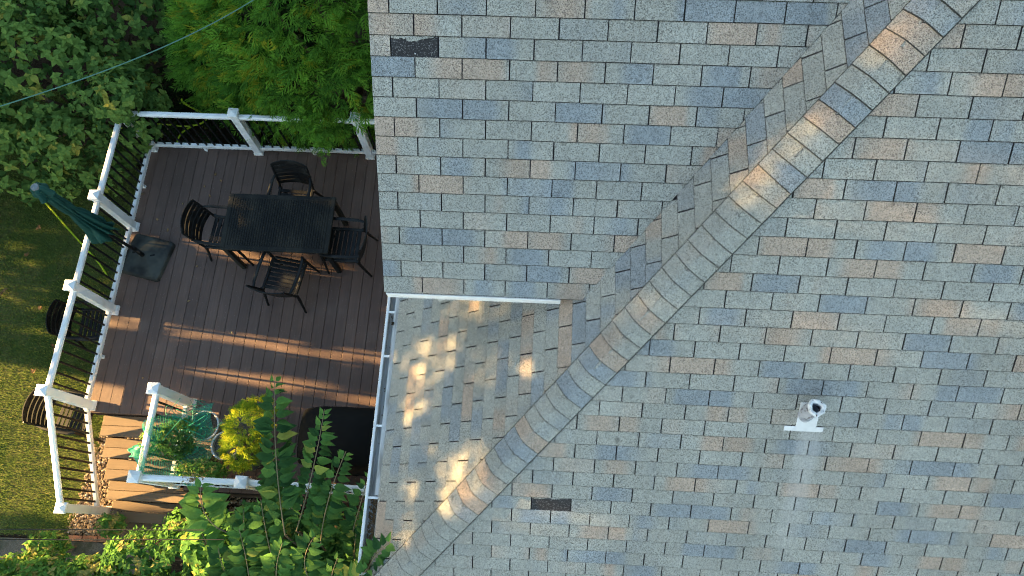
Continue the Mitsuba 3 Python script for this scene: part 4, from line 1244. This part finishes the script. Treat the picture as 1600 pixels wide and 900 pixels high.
for si, (tip, foot, ls, np_) in enumerate(SHOOTS):
    np_ = int(np_ * 1.95)
    tip, foot = np.array(tip), np.array(foot)
    path = noise_path([foot, (foot + tip) / 2 + [0, 0, .05] + rl_.normal(0, .03, 3), tip], 24)
    st = put(shrub, 'stem', MB().add(*tube(path, np.linspace(.0065, .003, 24), 6)), 'm_stem', 40)
    dirs = np.gradient(path, axis=0); dirs /= np.linalg.norm(dirs, axis=1, keepdims=True)
    for j in range(np_):
        t = .12 + .86 * j / (np_ - 1); i = min(23, int(t * 23)); p, d = path[i], dirs[i]
        sd = np.cross(d, [0, 0, 1.0]); sd /= np.linalg.norm(sd)
        size = ls * (.85 + .3 * math.sin(math.pi * min(1, t * .9 + .1))) * (1 - .45 * max(0, t - .75) / .25)
        for s in (-1, 1):
            out = sd * s * (1 - .35 * max(0, t - .7) / .3) + d * (.25 + .5 * max(0, t - .75) / .25) + np.array([0, 0, rl_.uniform(-.25, .15)]) + rl_.normal(0, .12, 3)
            nn_ = np.array([0, 0, 1.0]) + rl_.normal(0, .42, 3)
            u = rl_.uniform(.02, .62) if rl_.random() > .09 else rl_.uniform(.7, 1)
            if t > .9: u = rl_.uniform(.6, .85)
            if si in (4, 5): u = rl_.uniform(.55, .9)
            Lf = size * 1.08 * rl_.uniform(.85, 1.15)
            v, f, uv = leaves([p + out * .012], [out], [nn_], Lf, Lf * rl_.uniform(.50, .62), u, rl_.uniform(.25, .7), rl_.uniform(.1, .7))
            put(shrub, 'leaf', MB().add(v, f, uv), 'm_leaf_big', smooth=True); count += 1
SL = [(-3.35, -.15, 1.7, .38, .3, .5), (-2.85, .05, 1.9, .3, .22, .5), (-2.6, -.55, 1.9, .75, .45, .65), (-1.9, -.6, 2.1, .7, .42, .65), (-1.45, -.62, 2.6, .35, .35, .5), (-3.1, -.45, 1.6, .5, .4, .5), (-2.2, -.1, 1.9, .6, .3, .4)]
P, D = shell(SL, 760, 52, .8, .3); D = D + [0, .25, .5]; D /= np.linalg.norm(D, axis=1, keepdims=True)
put(shrub, 'lower_foliage', MB().add(*rosettes(P, D, 53, (.10, .18), .52, 3, (.1, .75), .07)), 'm_leaf_big', kind='stuff')
put(shrub, 'trunk', limbs((-2.2, -.5, 0), [s[1] for s in SHOOTS], .03, 54), 'm_bark', 40)

# low hedge plants along the path
def hedge(label, lumps, n, seed, Lr, tone, yellow, mat='m_leaf_hedge', ratio=.55):
    t = thing('hedge_shrub', label, 'shrub')
    P, D = shell(lumps, n, seed, .05, .35); D = D + [0, 0, .6]; D /= np.linalg.norm(D, axis=1, keepdims=True)
    put(t, 'foliage', MB().add(*rosettes(P, D, seed + 1, Lr, ratio, 3, tone, yellow)), mat, kind='stuff')
    c = np.array(lumps)[:, :3]
    put(t, 'stems', limbs((c[0, 0], c[0, 1], 0), c, .018, seed + 2, 6), 'm_bark', 40)


hedge('bright green leafy shrub at the lower left corner beside the path', [(-5.7, -.85, .75, .55, .42, .6), (-6.2, -.75, .55, .35, .32, .5), (-5.2, -.8, .8, .45, .38, .55)], 430, 61, (.08, .14), (.25, .78), .08)
hedge('pale yellow-leaved small shrub at the very left of the path', [(-5.95, -.36, .55, .22, .2, .32), (-6.05, -.52, .45, .22, .16, .3)], 100, 64, (.07, .11), (.35, .75), .32)
hedge('green shrub spilling over the brick edging at the foot of the stairs', [(-4.45, -.45, .85, .55, .40, .7), (-3.95, -.3, .9, .5, .4, .7), (-3.5, -.5, .9, .5, .4, .7), (-4.15, .02, .55, .35, .2, .5)], 560, 67, (.07, .125), (.1, .7), .08)
hedge('yellowing young plant in the gravel at the foot of the stair railing post', [(-5.32, -.07, .35, .14, .14, .28)], 34, 70, (.08, .13), (.4, .8), .35)
hedge('shaded green shrub beside the path, behind the shrub at the foot of the stairs', [(-4.6, -.95, .95, .6, .4, .7), (-3.8, -.95, 1.0, .6, .4, .75), (-3.1, -.9, 1.1, .5, .4, .75)], 480, 73, (.09, .14), (.15, .65), .07)

# potted plants at the head of the stairs
def pot(x, y, r, h, mat, label, soil=True, tall=1.0):
    t = thing('plant_pot', label, 'pot')
    n = 28; prof = [(.001, .01), (.74 * r, .0), (.94 * r, h - .03), (r * 1.02, h - .03), (r * 1.02, h), (r * .93, h), (r * .91, h - .05)]
    v = [(x + q * math.cos(a), y + q * math.sin(a), DZ + z) for q, z in prof for a in np.arange(n) * 2 * np.pi / n]
    put(t, 'body', MB().add(v, [[i * n + j, i * n + (j + 1) % n, (i + 1) * n + (j + 1) % n, (i + 1) * n + j] for i in range(len(prof) - 1) for j in range(n)]), mat, 40)
    if mat == 'm_pot':
        put(t, 'rim', MB().tube([(x + r * .985 * math.cos(a), y + r * .985 * math.sin(a), DZ + h + .002) for a in np.linspace(0, 2 * np.pi, 33)], .011, 6, cap=False), 'm_lead', 40)
    vs = [(x, y, DZ + h - .04)] + [(x + r * .915 * math.cos(a), y + r * .915 * math.sin(a), DZ + h - .05) for a in np.arange(n) * 2 * np.pi / n]
    put(t, 'soil', MB().add(vs, [[0, 1 + j, 1 + (j + 1) % n] for j in range(n)]), 'm_pottingsoil')


pot(-3.93, 1.12, .175, .36, 'm_pot', 'grey pot with a pale rim under the green netting, nearest the head of the stairs')
pot(-3.63, .90, .165, .36, 'm_pot', 'grey pot with a pale rim half hidden under the golden shrub')
pot(-3.50, 1.16, .19, .32, 'm_darkpot', 'dark pot of grey soil behind the golden shrub')
pot(-3.98, .72, .16, .32, 'm_darkpot', 'dark pot under the netting in the corner of the railing')
pot(-3.32, .80, .17, .32, 'm_darkpot', 'dark pot holding the golden shrub')


def sprig_plant(name, label, c, r, n, seed, mat, Lr, tone, yellow, ratio=.4, pairs=3):
    t = thing(name, label, 'plant')
    P, D = shell([(c[0], c[1], c[2], r[0], r[1], r[2])], n, seed, c[2] - r[2], .6); D = D + [0, 0, .4]; D /= np.linalg.norm(D, axis=1, keepdims=True)
    put(t, 'foliage', MB().add(*rosettes(P, D, seed + 1, Lr, ratio, pairs, tone, yellow)), mat, kind='stuff')
    put(t, 'stems', limbs((c[0], c[1], DZ + .28), P[: 12], .007, seed + 2, 5), 'm_stem', 40)


gs = thing('golden_shrub', 'bright yellow-green feathery shrub in a pot behind the railing', 'shrub')
P, D = shell([(-3.30, 1.08, 1.58, .17, .26, .30), (-3.36, .86, 1.5, .17, .20, .26), (-3.22, 1.26, 1.5, .16, .16, .22)], 420, 81, 1.2, .5)
put(gs, 'foliage', MB().add(*sprays(P, D, 82, (.08, .14), (.2, .8), lambda P: .25 + 0 * P[:, 0])), 'm_gold', kind='stuff')
put(gs, 'stems', limbs((-3.32, .85, 1.28), P[:14], .008, 83, 5), 'm_stem', 40)
sprig_plant('tomato_plant', 'dark green leafy plant trained up under the green netting', (-4.12, .92, 1.55), (.22, .26, .30), 130, 84, 'm_leaf_hedge', (.05, .09), (.05, .5), .05)
sprig_plant('potted_herb', 'light green bushy herb in the corner of the railing below the netting', (-3.80, .60, 1.45), (.30, .13, .26), 170, 87, 'm_leaf_hedge', (.045, .08), (.35, .8), .15)
sprig_plant('potted_herb', 'small yellowish sprig pushing through the railing beside the netting', (-4.33, .88, 1.62), (.16, .2, .2), 60, 90, 'm_leaf_hedge', (.05, .09), (.4, .8), .2)
cr = thing('dried_flower', 'cream dried flower head on the white rail of the potted plants', 'flower')
mb = MB()
for _ in range(40):
    p = np.array([-3.66, .46, 1.97]) + rng.normal(0, .035, 3) * [1.4, .8, .5]; mb.add(*leaves([p], [rng.normal(0, 1, 3)], [rng.normal(0, 1, 3)], .035, .022, rng.uniform(.7, 1), .3, .2))
put(cr, 'petals', mb, 'm_dryleaf'); put(cr, 'stalk', MB().tube([(-3.66, .49, 1.4), (-3.66, .48, 1.95)], .004, 5), 'm_stem')

# green netting draped over the pots and the rail
net = thing('garden_netting', 'green plastic netting draped over the potted plants and the railing', 'netting')
NU, NV_ = 74, 60
nr = np.random.default_rng(95)


def net_pt(u, v):
    # u from the rail's outside (0) to the pots (1), v across
    x = -4.62 + .82 * u
    y = .735 + (v - .5) * (.08 + .85 * min(1, u * 1.25)) + .16 * u
    over = math.exp(-((x + 4.30) / .10) ** 2)
    z = 1.60 + .36 * over + .1 * math.sin(5 * v + 2 * u) * u - .30 * max(0, u - .35) + .05 * math.sin(13 * u + 9 * v) * min(1, 2 * u)
    z += .16 * math.exp(-(((x + 4.06) / .2) ** 2 + ((y - 1.0) / .25) ** 2))
    return np.array([x + .03 * math.sin(9 * v + 3 * u), y + .04 * math.sin(11 * u + 2 * v), z])


mb = MB()


def ribbon(pts, w=.0038):
    p = np.array(pts); t = np.gradient(p, axis=0); s = np.cross(t, [0.1, .05, 1.0]); s /= np.linalg.norm(s, axis=1, keepdims=True) + 1e-9
    n = len(p); v = np.vstack([p - s * w / 2, p + s * w / 2]); k = np.arange(n - 1)
    mb.add(v, np.stack([k, k + 1, k + 1 + n, k + n], 1))


for a in np.linspace(0, 1, NU): ribbon([net_pt(a, b) for b in np.linspace(0, 1, 40)])
for b in np.linspace(0, 1, NV_): ribbon([net_pt(a, b) for a in np.linspace(0, 1, 50)])
put(net, 'mesh', mb, 'm_net', kind='stuff')
bunch = MB()
for q in range(60):
    a, b = nr.uniform(.55, .98), nr.uniform(.6, 1.0); p = net_pt(a, b) + nr.normal(0, .03, 3)
    pts = noise_path([p, p + nr.normal(0, .07, 3), p + nr.normal(0, .12, 3)], 10)
    bunch.tube(pts, .003, 4)
put(net, 'gathered_folds', bunch, 'm_net', kind='stuff')
put(net, 'edge_cord', MB().tube([net_pt(a, .0) for a in np.linspace(0, 1, 40)], .005, 5).tube([net_pt(0, b) for b in np.linspace(0, 1, 20)], .005, 5), 'm_net', 40)

# ------------------------------------------------------------------ trees beyond the lawn: their crowns let the low sun through in gaps
HQ = np.array([math.sin(SUN_AZ), math.cos(SUN_AZ), 0]); HS = np.array([-math.cos(SUN_AZ), math.sin(SUN_AZ), 0])
WV = np.array([0, 0, math.cos(SUN_EL)]) - HS * math.sin(SUN_EL)
GAPS = [  # gaps between the boughs as the sun sees them: across and up, half sizes, how much sun the twigs left in the gap let through
    (.42, -1.5, 1.05, .75, 1.0), (1.5, -1.6, .5, .4, .4), (2.3, -1.65, .6, .3, .07), (3.2, -1.75, .6, .2, .03), (.45, -.3, .98, .75, 1.0), (.45, .60, .70, .42, 1.0), (1.9, .05, .075, .55, .5), (3.08, .1, .10, .5, .35), (4.25, -.2, .09, .10, .5),
    (3.4, .68, .9, .12, .3), (2.3, .70, .7, .12, .4), (4.0, .70, .3, .09, .4), (.9, 1.0, .12, .10, .9), (1.15, .15, .27, .75, .6),
    (1.40, 3.42, .36, .26, .07), (1.66, 3.6, .18, .16, .07), (1.30, 4.05, .15, .12, .05), (1.80, 4.05, .15, .22, .04), (.88, 3.26, .20, .17, .07), (.38, 3.93, .30, .24, .14), (.10, 3.32, .30, .10, .07),
    (1.57, 5.34, .10, .10, .05), (2.29, 6.1, .2, .17, .065), (2.53, 6.33, .14, .15, .065), (2.9, 6.75, .14, .13, .035), (3.03, 6.85, .12, .12, .03), (-.75, .7, .75, 1.0, .8), (-1.5, .2, .7, 1.2, .8), (-.45, 2.4, .4, .4, .25)]
G = np.array(GAPS)
sr = np.random.default_rng(99)


def crown_leaves(q, w, dist, Lf):
    # back from the sun's frame to the ground frame, at a distance west of the house
    base = q[:, None] * HQ + w[:, None] * WV + SUN[None] * dist[:, None]
    ok = base[:, 2] > .1
    base, Lf = base[ok], Lf[ok]
    dd = sr.normal(0, 1, (len(base), 3)); nn_ = SUN[None] + sr.normal(0, .55, (len(base), 3))
    dd -= nn_ * (dd * nn_).sum(1, keepdims=True) / (nn_ ** 2).sum(1, keepdims=True)
    dd /= np.linalg.norm(dd, axis=1, keepdims=True)
    return leaves(base - dd * (Lf * .5)[:, None], dd, nn_, Lf, Lf * .8, sr.random(len(base)) * .8, .2, .2)


def in_gaps(q, w, grow):
    e = ((q[:, None] - G[None, :, 0]) / (G[None, :, 2] + grow)) ** 2 + ((w[:, None] - G[None, :, 1]) / (G[None, :, 3] + grow)) ** 2
    return e


for ti, (q0, q1) in enumerate(((-3.5, 0.2), (.2, 3.2), (3.2, 6.4), (6.4, 10.0))):
    t = thing('shade_tree', 'tall leafy tree standing beyond the lawn', 'tree', 'trees beyond the lawn')
    n = 7600
    q = sr.uniform(q0 - .3, q1 + .3, n); w = sr.uniform(-3.6, 7.4, n); dist = sr.uniform(13.0, 17.0, n); Lf = sr.uniform(.22, .42, n)
    keep = (in_gaps(q, w, .10) > 1).all(1) & (sr.random(n) > .02)
    mb = MB().add(*crown_leaves(q[keep], w[keep], dist[keep], Lf[keep]))
    for gi, (gq, gw, a, b, T) in enumerate(GAPS):
        if not (q0 <= gq < q1) or T >= .99: continue
        small = gw > 2.6
        A, B = a + .2, b + .2; one = .00135 if small else .0046
        n = int(4 * A * B * math.log(1 / T) / one)
        q, w = gq + sr.uniform(-A, A, n), gw + sr.uniform(-B, B, n)
        e = in_gaps(q, w, .2)
        best = np.where(e < 1, G[None, :, 4], -1).argmax(1)
        keep = (e[:, gi] < 1) & (best == gi)
        mb.add(*crown_leaves(q[keep], w[keep], sr.uniform(13, 17, keep.sum()), sr.uniform(*((.042, .078) if small else (.08, .14)), keep.sum())))
    put(t, 'crown', mb, 'm_shade', kind='stuff')
    c = HQ * (q0 + q1) / 2 + HS * 15
    put(t, 'trunk', limbs((c[0], c[1], 0), [(c[0] + dx_, c[1] + dy_, z) for dx_, dy_, z in ((0, 0, 8.6), (.6, 1, 6), (-.5, -1, 7), (.4, -.9, 5))], .16, 100 + ti), 'm_bark', 40)
